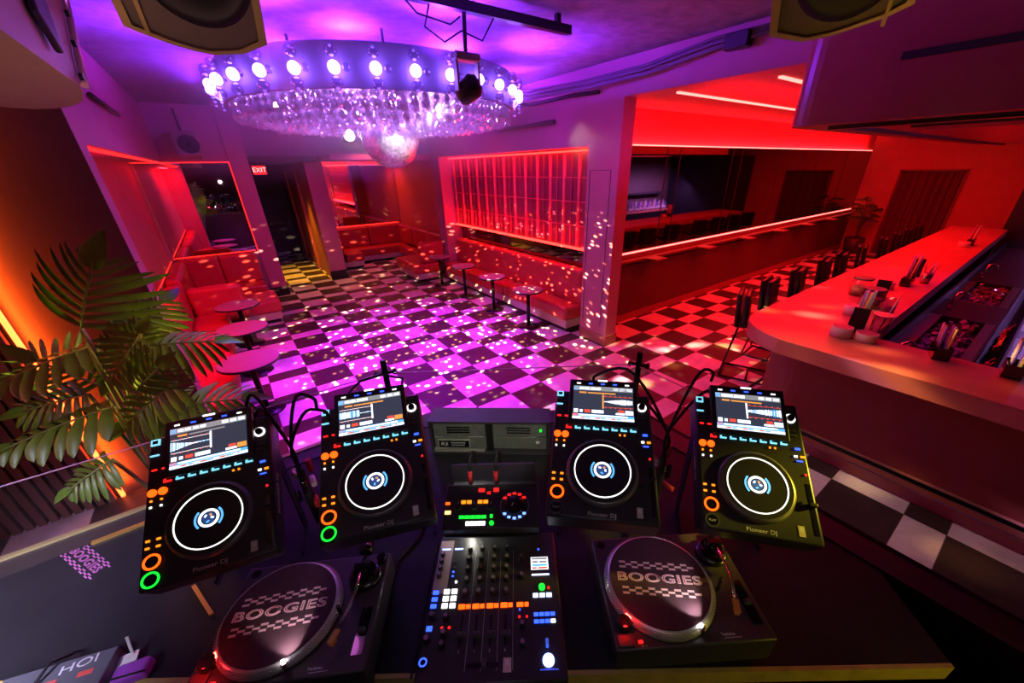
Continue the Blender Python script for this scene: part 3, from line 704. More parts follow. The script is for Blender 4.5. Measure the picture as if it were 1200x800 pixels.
# ------------------------------------------------------------------ plants
LEAFM = M('leaf_green', (.10, .19, .022), .38, noise=.25, scale=12, spec=.6)
STEMM = M('leaf_stem', (.16, .2, .06), .5)
def leaf(base, tip, up, w, n=7, droop=.15):
    """deeply lobed leaf from base to tip: broad wavy-tipped lobes joined along a web at the midrib"""
    base, tip, up = Vector(base), Vector(tip), Vector(up).normalized()
    ax = tip-base; L = ax.length; ax.normalize(); sd = ax.cross(up).normalized(); nr = sd.cross(ax).normalized()
    mb = MB(); P = lambda t: base+ax*(L*t)-nr*(droop*L*t*t)
    prof = (.62, .80, .98, 1.08, 1.0, .70, .12)
    for sgn in (-1, 1):
        for k in range(n):
            t = .06+.84*k/(n-1)
            lw = w*(.62+.62*math.sin(PI*min(1, .2+.7*t)))*(1-.5*t*t)*random.uniform(.88, 1.12)
            d = (sd*sgn*.86+ax*(.12+.75*t)).normalized(); c0 = P(t); pd = ax*1.0
            bw = L/(n-1)*.44*random.uniform(.85, 1.2); prev = None; sway = random.uniform(-.12, .12)
            for j, q in enumerate((0, .18, .36, .55, .74, .90, 1.0)):
                c = c0+d*lw*q-nr*(lw*(.10*q+.42*q*q))+ax*(lw*sway*q*q)
                hw = bw*prof[j]*(1-.3*t)
                cup = nr*(hw*.30)
                a = mb.bm.verts.new(c-pd*hw+cup*(.3+q)); m = mb.bm.verts.new(c-nr*.003); e = mb.bm.verts.new(c+pd*hw+cup*(.3+q))
                if prev:
                    for u, v in ((0, 1), (1, 2)):
                        f = mb.bm.faces.new((prev[u], prev[v], (a, m, e)[v], (a, m, e)[u])); f.smooth = True
                prev = (a, m, e)
    # terminal lobe
    prev = None
    for j, q in enumerate((0, .25, .5, .75, 1.)):
        c = P(.92)+ax*(w*.75*q)-nr*(w*.25*q*q); hw = w*.2*(.7, 1., .95, .6, .05)[j]
        a = mb.bm.verts.new(c-sd*hw+nr*hw*.3); m = mb.bm.verts.new(c); e = mb.bm.verts.new(c+sd*hw+nr*hw*.3)
        if prev:
            for u, v in ((0, 1), (1, 2)):
                f = mb.bm.faces.new((prev[u], prev[v], (a, m, e)[v], (a, m, e)[u])); f.smooth = True
        prev = (a, m, e)
    return mb, [P(t/6) for t in range(7)]
pl = thing('potted_philodendron', 'large split-leaf philodendron between the booth and the slat wall', 'plant', (0, 0, 0))
PB = Vector((-.78, 2.75, .0))
MB().lathe([(.17, 0), (.22, .4), (.2, .4), (.19, .36)], PB, 28).build('pot', DKGREY, pl)
MB().cyl(PB+Vector((0, 0, .36)), .19, .02, 0, 24).build('soil', M('soil', (.03, .02, .015), .9), pl)
LV = [((-.72, 2.7, 1.84), (-.57, 2.62, 2.14), (-.2, -1, .25), .25), ((-.50, 2.6, 1.72), (-.22, 2.55, 1.71), (0, -.5, 1), .17), ((-.80, 2.8, 1.50), (-.95, 2.75, 1.72), (-.2, -1, .5), .18),
      ((-.50, 2.5, 1.40), (-.20, 2.45, 1.38), (0, -.6, 1), .19), ((-.52, 2.62, 1.78), (-.70, 2.55, 1.60), (0, -1, .5), .15), ((-.68, 2.5, 1.80), (-1.0, 2.42, 1.76), (0, -.3, 1), .13),
      ((-.69, 2.42, 1.52), (-1.06, 2.38, 1.50), (0, -.35, 1), .15), ((-.46, 2.52, 1.53), (-.72, 2.45, 1.40), (0, -.8, .8), .16), ((-.79, 2.4, 1.26), (-.97, 2.36, 1.20), (0, -.6, 1), .12),
      ((-.62, 2.9, 1.72), (-.42, 3.0, 1.86), (0, -.9, .4), .17), ((-.62, 2.55, 1.52), (-.48, 2.42, 1.66), (.1, -.9, .4), .16), ((-.78, 2.55, 1.56), (-.98, 2.5, 1.58), (0, -.7, .8), .13),
      ((-.58, 2.55, 1.34), (-.40, 2.42, 1.26), (0, -.6, 1), .15), ((-.66, 2.7, 1.62), (-.52, 2.62, 1.80), (0, -1, .3), .14)]
random.seed(11)
for i, (bs, tp, up, w) in enumerate(LV):
    mb, rib = leaf(bs, tp, up, w*.95, 8, .12)
    l = mb.build('leaf', LEAFM, pl)
    s = PB+Vector((random.uniform(-.06, .06), random.uniform(-.06, .06), .36)); e = Vector(bs)
    mid = s.lerp(e, .55)+Vector(((PB.x-e.x)*.12, 0, .1))
    pts = [((1-t)**2)*s+2*t*(1-t)*mid+t*t*e for t in [k/8 for k in range(9)]]
    MB().tube(pts, .009, 0, 6).tube(rib, .005, 0, 5).build('leaf_stem', STEMM, l)
p2 = thing('potted_palm', 'bushy potted plant in the far corner beside the bar mirror', 'plant', (0, 0, 0))
P2 = Vector((15.1, 3.75, 0))
MB().lathe([(.2, 0), (.26, .45), (.23, .45), (.22, .4)], P2, 24).build('pot', DKGREY, p2)
for k in range(18):
    a = k*2.4; h = random.uniform(.9, 1.6); r = random.uniform(.1, .3)
    e = P2+Vector((r*math.cos(a)*.7, r*math.sin(a)*.6-.05, h)); s = P2+Vector((0, 0, .42))
    tip = e+Vector((.26*math.cos(a), .24*math.sin(a), random.uniform(-.1, .12)))
    tip.x = min(tip.x, 15.5); tip.y = min(tip.y, 4.1); e.y = min(e.y, 4.0)
    mb, rib = leaf(e, tip, (0, -.3, 1), .13, 5, .2); l = mb.build('leaf', LEAFM, p2)
    MB().tube([s, s.lerp(e, .5)+Vector((0, 0, .1)), e], .012, 0, 5).build('leaf_stem', STEMM, l)

# ------------------------------------------------------------------ slat wall beside the booth
sw = thing('slat_wall_panel', 'dark brown vertical slat panel left of the orange light strip', 'wall panel', (-1.45, 4.14, 0))
MB().bb(-2.6, .0, -.02, -.002, 0, 3.5).build('backing', BLACK, sw)
SL = M('slat_wood', (.25, .11, .085), .5, noise=.25, scale=6)
for k in range(38):
    MB().bb(-.055-k*.068, -.010-k*.068, -.06, -.02, 0, 3.5).build('slat', SL, sw)
# ------------------------------------------------------------------ DJ booth
TZ = 1.195
booth = thing('booth_counter', 'black corner booth counter with raised parapet carrying the audio gear', 'booth', (0, 0, 0))
BOOTHM = M('booth_black', (.017, .016, .02), .5, noise=.2, scale=6, spec=.2)
PARM = M('parapet_top', (.03, .022, .022), .45, noise=.15)
po = [(-4.0, 2.0), (.455, 2.0), (1.64, 1.19), (1.64, -1.9)]; pi_ = [(1.52, -1.9), (1.52, 1.125), (.42, 1.88), (-4.0, 1.88)]
MB().prism(po+pi_, 0, 1.2).build('parapet', PARM, booth)
MB().prism([(-4.0, 1.878), (.419, 1.878), (1.518, 1.123), (1.518, -.03), (1.32, -.25), (-.957, 1.42), (-4., 1.42)], 1.14, TZ).build('tabletop', BOOTHM, booth)
EDG = M('table_edge_wood', (.45, .33, .1), .5, noise=.2, scale=20)
d_ = Vector((1.32, -.25, 0)); e_ = Vector((-.957, 1.42, 0)); dn = (e_-d_).normalized(); nn = Vector((-dn.y, dn.x, 0))
if nn.dot(Vector((.59, .8, 0))) > 0: nn = -nn
mb = MB(); A = d_; B = e_; q = nn*.012
mb.prism([(A.x, A.y), (B.x, B.y), (B.x+q.x, B.y+q.y), (A.x+q.x, A.y+q.y)], 1.135, 1.197); mb.build('table_edge', EDG, booth, label='yellow-lit front edge of the booth counter')
MB().bb(-4., .45, 1.975, 2.0, 1.2, 1.206).build('parapet_trim', M('rail_brass', (.5, .45, .2), .35, .6), booth)
MB().bb(-.80, -.56, 1.868, 1.885, 1.19, 1.204).build('brass_inlay', M('inlay_brass', (.7, .45, .12), .3, .8), booth)
mb = MB().prism([(1.64, -1.9), (1.655, -1.9), (1.655, 1.185), (1.64, 1.19)], 1.185, 1.203); mb.build('parapet_lip', M('lip_black', (.02, .015, .03), .2, .3), booth)
MB().prism([(-4., -2.6), (1.519, -2.6), (1.519, 1.122), (.419, 1.879), (-4., 1.879)], 0, .25).build('riser_floor', BOOTHM, booth)
# clear shields and their clamp posts
ACR = thin('clear_acrylic', (.95, .93, .96), .02)
ACE = M('acrylic_edge', (.5, .4, .5), .2)
def shield(a, b, label, seg_top=1.5):
    a, b = Vector(a), Vector(b); d = (b-a); L = d.length; ang = math.atan2(d.y, d.x)
    t = thing('acrylic_shield', label, 'shield', (a.x, a.y, 1.203), (0, 0, ang))
    MB().poly([(0, 0, 0), (L, 0, 0), (L, 0, seg_top-1.206), (0, 0, seg_top-1.206)]).build('clear_pane', ACR, t)
    MB().bb(0, L, -.003, .003, seg_top-1.206, seg_top-1.203).build('polished_edge', ACE, t)
shield((-3.5, 1.99), (.44, 1.99), 'clear acrylic shield on the left side of the booth parapet')
shield((.50, 1.955), (1.60, 1.205), 'clear acrylic shield across the front of the booth')
shield((1.61, 1.15), (1.61, -1.7), 'clear acrylic shield on the parapet facing the bar')
def post(x, y, rz, label):
    t = thing('clamp_post', label, 'clamp post', (x, y, 1.2), (0, 0, rz), 'shield posts')
    MB().bb(-.016, .016, -.016, .016, 0, .36, 0, .004).build('upright', BLACKM, t)
    MB().box((0, 0, .28), (.10, .02, .018), bev=.004).cyl((-.05, 0, .28), .012, .04, 0, 12, 'y').cyl((.05, 0, .28), .012, .04, 0, 12, 'y').build('clamp', BLACKM, t)
post(.47, 2.02, R(-15), 'black clamp post behind the second media player from the left')
post(1.665, 1.20, R(-60), 'black clamp post behind the third media player from the left')

# ------------------------------------------------------------------ media players
JOGM = M('jog_top', (.02, .02, .022), .3)
RIMM = M('jog_rim', (.16, .15, .16), .36, .5)
BODY = M('player_body', (.026, .026, .028), .36, noise=.15, scale=60)
PRINT = M('grey_print', (.7, .68, .68), .5)
STK = M('beige_sticker', (.62, .52, .44), .6)
E_RING = E('jog_ring_light', (1., .98, .93), 1.7)
E_HDR = E('screen_header', (.35, .37, .38), .8)
def rects(mb, L, z):
    for x0, x1, y0, y1, mi in L: mb.rect(x0, x1, y0, y1, z, mi)
def player(idx, pos, yaw, tilt, label):
    t = thing('media_player', label, 'media player', pos, (tilt, 0, -yaw), 'media players on the booth')
    rot = t.rotation_euler
    MB().bb(-.1645, .1645, -.2265, .2265, -.095, 0, 0, .008).build('body', BODY, t)
    # screen hood
    h = MB().box((.001, .1715, .0085), (.236, .183, .022), 0, Euler((R(4), 0, 0)), .004).build('screen_hood', BODY, t)
    mb = MB(); W0, W1, H0, H1 = -.103, .103, -.068, .066
    rects(mb, [(W0, W1, H0, H1, 0)], 0)
    rects(mb, [(W0, W1, H1-.018, H1, 5), (W0, W0+.016, H1-.017, H1-.001, 2), (W0+.02, W0+.095, H1-.014, H1-.004, 1)]+[(W1-.068+.023*k, W1-.05+.023*k, H1-.014, H1-.004, 1) for k in range(3)], .0004)
    ph = .004 if idx in (1, 2) else (.0 if idx == 3 else -.006)
    left = idx in (1, 2)
    rng = random.Random(idx)
    xs = [W0+.002+i*.002 for i in range(int((ph-W0-.004)/.002))] if left else [ph+.004+i*.002 for i in range(int((W1-ph-.006)/.002))]
    for i, x in enumerate(xs):
        fr = (i/len(xs)) if not left else 1-i/len(xs)
        if idx == 1: amp = .002+.013*max(0, (fr-.45)/.55)
        elif idx == 2: amp = .014*rng.uniform(.7, 1) if fr > .38 else .0015
        elif idx == 3: amp = .0015+.011*max(0, math.sin(fr*2.2)-.15)*rng.uniform(.6, 1)
        else: amp = .004+.013*fr*rng.uniform(.5, 1)
        rects(mb, [(x, x+.0017, .006-amp, .006+amp, 1 if idx == 3 or rng.random() < .6 else 2)], .0006)
    lo, hi = (W0+.003, ph) if left else (ph, W1-.002)
    mb.rect(lo, hi, .0255, .0268, .0007, 3 if not left else 1); mb.rect(lo, hi, -.0165, -.0152, .0007, 3 if not left else 1)
    for k in range(6):
        xx = lo+(hi-lo)*(k+.5)/6
        mb.rect(xx-.002, xx+.002, .026, .030, .0009, 3); mb.rect(xx-.002, xx+.002, -.020, -.016, .0009, 3)
    mb.rect(ph-.0025, ph+.0025, -.022, .034, .001, 1 if idx != 3 else 4)
    mb.rect(W0+.02, W0+.045, .036, .042, .0008, 4); mb.rect(W0+.05, W1-.06, .036, .041, .0008, 4 if idx != 1 else 5)
    rects(mb, [(W0+.004, W0+.018, -.042, -.028, 1), (W0+.024, W0+.034, -.04, -.03, 1), (W0+.04, W0+.06, -.04, -.029, 3), (W0+.065, W0+.105, -.041, -.029, 1), (W1-.052, W1-.032, -.034, -.025, 3), (W1-.06, W1-.03, -.043, -.036, 1), (W1-.028, W1-.002, -.042, -.026, 1 if idx > 2 else 4),
               (W0, W1, -.056, -.047, 2), (W0+.022, W1-.02, -.0535, -.0475, 1), (W0, W1, -.066, -.057, 1), (W0+.024, W1-.022, -.064, -.058, 0), (W0, W0+.018, -.056, -.046, 3)], .0008)
    for k in range(11):
        x = W0+.022+.0066*k; mb.rect(x, x+.0035+.002*(k % 2), H1-.0125, H1-.0055, .0012, 5 if k % 3 == 2 else 1)
    for k in range(7): x = W0+.0665+.0055*k; mb.rect(x, x+.0012, -.0405, -.0295, .0012, 0)
    for k in range(3): mb.rect(W1-.066+.023*k, W1-.052+.023*k, H1-.010, H1-.0085, .0012, 0)
    for k in range(9): mb.rect(W0+.03+.017*k, W0+.042+.017*k, -.063, -.059, .001, (3, 2, 1)[k % 3])
    d = mb.build('display', [E_SCR, E_SCW, E_SCB, E_SCR_R, E_SCO, E_HDR], h); d.location = (.001, .166, .0215); d.rotation_euler = (R(4), 0, 0); d['label'] = 'lit display with waveform'
    for k in range(5):
        m = (E_WHT, E_BLU, E_BLU, E_BLU, E_WHT)[k]
        MB().box((-.085+.0425*k, .2445, .0246), (.014, .0045, .003)).build('menu_button', m, h)
    MB().box((0, .259, .0255), (.034, .006, .006), bev=.002).build('usb_light', E_WHT, h)
    # jog wheel
    j = MB().lathe([(.112, 0), (.110, .006), (.104, .012), (.100, .013)], (0, -.077, 0), 56).build('jog_wheel', RIMM, t)
    MB().ring((0, -.077, .010), .084, .1005, .0035, 0, 56).build('ring_plate', JOGM, j)
    MB().ring((0, -.077, .013), .0835, .0868, .0022, 0, 64).build('ring_light', E_RING, j, label='white glowing ring')
    MB().cyl((0, -.077, .012), .083, .004, 0, 56).build('jog_top', JOGM, j)
    mb = MB(); mb.ring((0, -.077, .0145), .0195, .0265, .0006, 0, 40); mb.cyl((0, -.077, .0146), .0165, .0006, 2, 28)
    for a0 in (-.75, PI-.75): mb.ring((0, -.077, .0145), .031, .0365, .0006, 1, 14, a0, a0+1.5)
    c = [(-.008, -.07), (.005, -.069), (.009, -.078), (-.002, -.087)]
    for k, (x, y) in enumerate(c): mb.box((x, y, .0154), (.008, .005, .0004), (0, 3, 0, 1)[k], Euler((0, 0, k*.9+idx)))
    mb.build('center_display', [E_SCW, E_SCB, E('logo_blue', (.05, .12, .4), .5), E_SCO], j)
    # buttons
    def btn(n, x, y, w, l, m, hh=.004): return MB().box((x, y, hh/2), (w, l, hh), bev=.001).build(n, m, t)
    def led(n, x, y, r, m): return MB().cyl((x, y, .002), r, .005, 0, 14).build(n, m, t)
    for n, y, m in (('cue_button', -.153, E_ORB), ('play_button', -.200, E_GRN if idx < 3 else DKGREY)):
        o = MB().lathe([(.0225, 0), (.021, .005), (.0165, .005)], (-.1345, y, 0), 28).build(n, BLACKG, t)
        MB().ring((-.1345, y, .0048), .0155, .0212, .0016, 0, 32).build('lit_ring', m, o)
        if idx > 2 and n == 'play_button': text('lettering', 'PLAY', .009, PRINT, o, (-.1345, y, .0055))
    for x in (-.148, -.122): led('loop_button', x, .046, .0115, E_ORB)
    for x in (-.149, -.124):
        btn('loop_light', x, .022, .006, .006, E_AMB); btn('loop_light', x, .003, .006, .006, E_WHT)
        btn('beat_button', x, -.093, .010, .006, E_AMB); btn('beat_button', x, -.113, .010, .006, E_AMB)
        btn('search_button', x+.002, .118, .013, .005, E_RBT)
    mb = MB().box((-.149, .21, .002), (.023, .02, .004), 0); mb.box((-.149, .21, .0045), (.014, .011, .001), 1); mb.build('source_button', [E_CYN, BLACK], t)
    btn('browse_button', -.149, .166, .023, .005, E_CYN)
    for k in range(8):
        x = -.112+.0305*k
        mb = MB().box((x, .073, .002), (.02, .0045, .004)); mb.box((x-.007, .0795, .002), (.005, .004, .004)); mb.build('hot_cue_button', E_RBT if k == 0 else E_CYN, t)
    for x in (.058, .073): btn('slip_light', x, .056, .006, .006, E_AMB)
    o = MB().cyl((.134, .169, .007), .0105, .014, 0, 24).build('rotary_knob', BLACKG, t); MB().ring((.134, .169, .001), .0115, .0165, .003, 0, 28).build('knob_light', E_WHT, o)
    for y in (.208, .125, .108): btn('deck_button', .134, y, .024, .008, DKGREY)
    btn('sync_button', .139, .062, .016, .007, E_BLU); btn('master_button', .130, .036, .010, .007, E_WHT); btn('tempo_button', .149, .036, .012, .007, E_AMB); btn('key_button', .139, .021, .018, .004, E_BLU)
    btn('reset_button', .148, -.022, .006, .006, E_RBT)
    o = MB().box((.148, -.125, .0006), (.012, .15, .001)).build('tempo_track', BLACKG, t); MB().box((.148, -.115 if idx == 4 else -.09, .008), (.022, .012, .015), bev=.003).build('tempo_slider', BLACK, t)
    led('screw', .118, -.112, .0045, BLACKG)
    mb = MB().box((.108, -.193, .0008), (.017, .03, .0012), 0, None); mb.box((.108, -.188, .0016), (.010, .012, .0004), 1); mb.build('sticker', [STK, PRINT], t)
    text('lettering', 'Pioneer DJ', .0165, PRINT, t, (0, -.209, .0006), sx=1.15)
    if idx == 1: text('side_lettering', 'PIONEER DJ', .026, PRINT, t, (.1650, -.04, -.045), (PI/2, 0, PI/2))
    if idx == 4: text('side_lettering', 'PIONEER DJ', .026, PRINT, t, (-.1650, .0, -.045), (PI/2, 0, -PI/2))
    # back feet / connectors
    MB().box((-.05, .232, -.05), (.03, .02, .02)).box((.06, .232, -.05), (.05, .02, .02)).build('rear_socket', DKGREY, t)
    # stand: tilted tray on two cranked side plates
    s = thing('player_stand', 'black cranked stand holding the '+label, 'stand', (pos[0], pos[1], TZ), (0, 0, -yaw))
    ct, st_ = math.cos(tilt), math.sin(tilt)
    def loc(y, z): return (y*ct-z*st_, pos[2]-TZ+y*st_+z*ct)
    y0, z0 = loc(0, -.104)
    MB().box((0, y0, z0), (.3, .40, .012), 0, Euler((tilt, 0, 0)), .002).build('tray', BLACKM, s)
    for sx in (-.14, .14):
        a = loc(-.16, -.111); b = loc(.19, -.111)
        prof = [a, b, (b[0]-.005, 0.0), (b[0]-.17, 0.0), (b[0]-.17, .012), (b[0]-.05, .02), (b[0]-.06, b[1]-.10)]
        mb = MB(); vs = []
        for dx in (-.003, .003): vs.append([mb.bm.verts.new((sx+dx, y, z)) for y, z in prof])
        mb.bm.faces.new(vs[0]); mb.bm.faces.new(vs[1][::-1])
        for k in range(len(prof)): mb.bm.faces.new((vs[0][k], vs[0][(k+1) % len(prof)], vs[1][(k+1) % len(prof)], vs[1][k]))
        mb.build('side_plate', BLACKM, s)
    if idx == 1: MB().box((-.163, -.008, .006), (.012, .17, .01), 0, Euler((0, 0, R(31)))).build('foot_plate', M('foot_plate_orange_lit', (.6, .35, .1), .4, .5), s)  # orange strip light on the stand foot is put into its gold colour
    return t
POS = [((-.28, 1.289, 1.622), .234, .592, 'leftmost media player, nearest the plant'), ((.162, 1.081, 1.662), .33, .469, 'second media player from the left, beside the effects unit'),
       ((.761, .646, 1.684), .782, .404, 'third media player from the left, right of the rack case'), ((1.13, .337, 1.647), .859, .519, 'rightmost media player, yellow-lit beside the bar')]
for i, (p, yw, tl, lb) in enumerate(POS): player(i+1, p, yw, tl, lb)

# ------------------------------------------------------------------ turntables
DOT = M('strobe_dots', (.75, .72, .7), .25, .9)
MAT_ = M('slipmat_felt', (.055, .02, .03), .8, noise=.15, scale=60)
PINKP = M('slipmat_print', (.85, .55, .58), .7)
ARM = M('tonearm_metal', (.08, .08, .09), .2, .9)
OUT = {}
def outline_text(name, s, size, sx, mat, parent, loc, rz):
    cu = bpy.data.curves.new(name, 'FONT'); cu.body = s; cu.size = size; cu.align_x = 'CENTER'; cu.align_y = 'CENTER'; cu.fill_mode = 'NONE'; cu.bevel_depth = .0012; cu.bevel_resolution = 0; cu.resolution_u = 3; cu.space_character = 1.08
    o = bpy.data.objects.new(name, cu); COL.objects.link(o); bpy.context.view_layer.update()
    me = bpy.data.meshes.new_from_object(o.evaluated_get(bpy.context.evaluated_depsgraph_get())); COL.objects.unlink(o); bpy.data.objects.remove(o)
    # slab serifs: short bars on the letter feet are left to the print, letters stretched wide as in the photo
    for v in me.vertices: v.co.x *= sx; v.co.z *= .3
    me.materials.clear(); me.materials.append(mat)
    o = bpy.data.objects.new(name, me); COL.objects.link(o); o.parent = parent; o.location = loc; o.rotation_euler = (0, 0, rz)
    return o
def checks(par, rz, cx, cy, z, mat, k=1., rowh=.0085, n=12, w=.232):
    ca, sa = math.cos(rz), math.sin(rz)
    for sgn in (1, -1):
        mb = MB()
        for row in range(3):
            for i in range(n):
                if (i+row) % 2: continue
                x = (-w/2+w*i/n)*k; y = sgn*(.034+row*rowh)*k; ww = w/n*k*1.02; hh = rowh*k*.8
                pts = [(x, y-hh/2), (x+ww, y-hh/2), (x+ww, y+hh/2), (x, y+hh/2)]
                mb.poly([(cx+ca*a-sa*b, cy+sa*a+ca*b, z) for a, b in pts], 0)
        mb.build('check_print', mat, par)
def turntable(pos, yaw, rz, label):
    t = thing('turntable', label, 'turntable', pos, (0, 0, -yaw), 'turntables on the booth')
    PL = M('turntable_plinth', (.045, .038, .045), .42, noise=.15, scale=50)
    MB().bb(-.2265, .2265, -.1765, .1765, -.1, 0, 0, .006).build('plinth', PL, t)
    for x in (-.18, .18):
        for y in (-.13, .13): MB().cyl((x, y, -.116), .028, .032, 0, 20).build('foot', RUBBER, t)
    px, py = -.05, 0.0
    p = MB().lathe([(.166, .0), (.166, .008), (.156, .021), (.150, .023)], (px, py, .002), 72).build('platter', M('platter_metal', (.55, .52, .55), .38, .55), t)
    mb = MB()
    for row in range(3):
        n = 120
        for k in range(n):
            a = 2*PI*(k+.5*(row % 2))/n; r = .1645-.0033*row; mb.box((px+r*math.cos(a), py+r*math.sin(a), .0135+.0042*row), (.0022, .0045, .0012), 0, Euler((0, R(-38), a)))
    mb.build('strobe_dot_band', DOT, p)
    m = MB().cyl((px, py, .0265), .1495, .003, 0, 72).build('slipmat', MAT_, t)
    checks(m, rz, px, py, .0286, PINKP)
    outline_text('lettering', 'BOOGIES', .039, 1.5, PINKP, m, (px, py, .0287), rz)
    MB().lathe([(.0045, .028), (.0045, .036), (.002, .039)], (px, py, 0), 14).build('spindle', CHROME, t)
    # tonearm
    a = MB().lathe([(.05, 0), (.05, .014), (.042, .02), (.03, .022)], (.165, .092, 0), 36).build('tonearm_base', ARM, t)
    MB().ring((.165, .092, .02), .03, .037, .012, 0, 30).build('height_dial', BLACKG, a)
    MB().cyl((.165, .092, .035), .014, .05, 0, 16).box((.165, .092, .055), (.05, .018, .02), bev=.003).build('pivot', ARM, a)
    MB().cyl((.167, .155, .058), .017, .035, 0, 20, 'y').cyl((.166, .125, .058), .006, .05, 0, 10, 'y').build('counterweight', ARM, a)
    MB().tube([(.165, .092, .058), (.166, .03, .056), (.163, -.02, .054), (.150, -.06, .05), (.142, -.085, .046)], .0045, 0, 10).build('arm_tube', CHROME, a)
    MB().box((.137, -.104, .043), (.016, .036, .006), 0, Euler((0, 0, R(-18)))).box((.135, -.112, .034), (.012, .018, .012), 0, Euler((0, 0, R(-18)))).build('headshell', M('orange_headshell', (.6, .3, .05), .35), a)
    MB().cyl((.128, -.03, .03), .005, .06, 0, 10).build('arm_rest', BLACK, t)
    MB().cyl((.205, .145, .012), .014, .024, 0, 18).build('antiskate_dial', BLACKG, t)
    MB().box((.195, -.07, .0008), (.03, .13, .001)).build('pitch_track', BLACKG, t); MB().box((.195, -.075, .008), (.02, .014, .014), bev=.003).build('pitch_slider', DKGREY, t)
    MB().box((-.195, -.15, .003), (.045, .035, .005), bev=.002).build('start_button', PL, t)
    d = MB().lathe([(.021, 0), (.021, .022), (.018, .026)], (-.19, -.112, 0), 24).build('strobe_tower', BLACKG, t)
    MB().box((-.178, -.102, .017), (.014, .018, .012), 0, Euler((0, 0, R(40)))).build('strobe_light', E('strobe_red', (1., .03, .02), 40.), d)
    for x in (-.155, -.142): MB().box((x, -.158, .002), (.012, .007, .004)).build('speed_button', E_RBT if x < -.15 else DKGREY, t)
    g = MB().cyl((.022, -.148, .014), .006, .028, 0, 14).build('target_light', CHROME, t); MB().box((.018, -.142, .03), (.008, .007, .006), 0, Euler((0, 0, R(30)))).build('lamp', E('target_white', (1., .93, .9), 30.), g)
    text('lettering', 'Technics', .011, PRINT, t, (.095, -.154, .0006)); 
    MB().box((.105, -.163, .0004), (.05, .0012, .0004)).build('model_line', PRINT, t)
    text('lettering', '33  45', .006, PRINT, t, (-.148, -.168, .0006))
    MB().cyl((-.196, .15, .0004), .014, .001, 0, 20).build('adapter_well', BLACKG, t)
    return t
turntable((.798, .343, 1.329), R(33.3), R(-8), 'right turntable with BOOGIES slipmat, in front of the rightmost players')
turntable((-.159, .957, 1.329), R(30), R(4), 'left turntable with BOOGIES slipmat, in front of the left players')

# ------------------------------------------------------------------ mixer
mx = thing('dj_mixer', 'black four channel mixer with lit buttons at the centre of the booth', 'mixer', (.335, .66, 1.31), (0, 0, R(-35)))
MB().bb(-.2035, .2035, -.229, .229, -.1, 0, 0, .006).build('body', BODY, mx)
for x in (-.18, .18):
    for y in (-.2, .2): MB().cyl((x, y, -.1075), .018, .015, 0, 16).build('foot', RUBBER, mx)
def mbtn(n, x, y, w, l, m, h=.004): return MB().box((x, y, h/2), (w, l, h), bev=.001).build(n, m, mx)
def knob(n, x, y, r, h=.018, cap=STEEL):
    o = MB().lathe([(r, 0), (r*.9, h*.8), (r*.8, h)], (x, y, 0), 20).build(n, BLACK, mx)
    MB().cyl((x, y, h+.0006), r*.62, .001, 0, 16).box((x, y+r*.55, h+.001), (.0016, r*.6, .001)).build('cap', cap, o); return o
PALEK = M('knob_cap', (.3, .27, .27), .3, .5)
MB().box((-.178, .11, .0006), (.046, .19, .001)).build('mic_panel_sheen', M('mic_panel_sheen', (.42, .30, .28), .35, .2), mx)  # pinkish reflection of the bright haze, painted as the mic area's colour
for x in (-.178, -.134): mbtn('input_display', x, .170, .03, .005, E('blue_bar', (.4, .5, 1.), 2.2))
for y in (.146, .121, .096, .071): knob('mic_knob', -.186, y, .0085)
for y in (.121, .1): mbtn('fx_button', -.142, y, .012, .008, DKGREY)
for y in (.085, .07): mbtn('fx_light', -.142, y, .007, .004, E_BLU)
MB().cyl((-.128, .05, .002), .004, .004, 0, 12).build('cue_light', E_WHT, mx)
for y in (.017, -.004, -.025): mbtn('cue_select_button', -.187, y, .018, .012, E_BLU)
for x in (-.153, -.129):
    for y in (.019, -.003, -.025): mbtn('sound_color_button', x, y, .018, .015, E_WHT)
for c in range(4):
    x = -.094+.043*c
    knob('trim_knob', x, .165, .0085, .016, PALEK)
    for y in (.127, .09, .052): knob('eq_knob', x, y, .0095, .018, PALEK)
    knob('color_knob', x, .012, .011, .016, PALEK)
    mbtn('channel_cue_button', x-.006, -.030, .02, .014, E_ORB if c else E_ORB); mbtn('channel_cue_light', x+.0135, -.030, .013, .012, E_ORB)
    o = MB().box((x, -.098, .0005), (.005, .085, .001)).build('fader_slot', BLACKG, mx)
    MB().box((x+.003, -.113, .008), (.024, .014, .014), bev=.002).box((x+.003, -.113, .0155), (.022, .002, .001)).build('fader_cap', DKGREY, mx)
    text('lettering', str((3, 1, 2, 4)[c]), .01, PRINT, mx, (x, -.152, .0006))
    MB().box((x+.0215, -.02, .0005), (.0008, .36, .0006)).build('divider_line', PRINT, mx)
mbtn('master_cue_button', .078, -.030, .02, .013, E_ORB); mbtn('master_cue_light', .098, -.030, .012, .012, E_ORB)
mbtn('link_light', .077, -.045, .005, .005, E_BLU)
for x in (.076, .098): mbtn('booth_light', x, -.066, .006, .006, E_RBT)
for x in (-.150, -.129): mbtn('phones_light', x, -.088, .007, .006, E_RBT)
for y in (.125, .06, -.09, -.14): knob('master_knob', .084, y, .010)
for y in (-.105, -.135, -.06): knob('phones_knob', -.143, y, .010)
knob('freq_knob', -.186, -.055, .011); knob('freq_knob', -.188, -.12, .011)
mbtn('filter_button', -.187, -.089, .017, .014, E_BLU)
o = MB().cyl((-.186, -.176, .003), .013, .006, 0, 24).build('phones_select', BLACKG, mx); MB().ring((-.186, -.176, .006), .0075, .0115, .001, 0, 24).build('lit_ring', E_BLU, o)
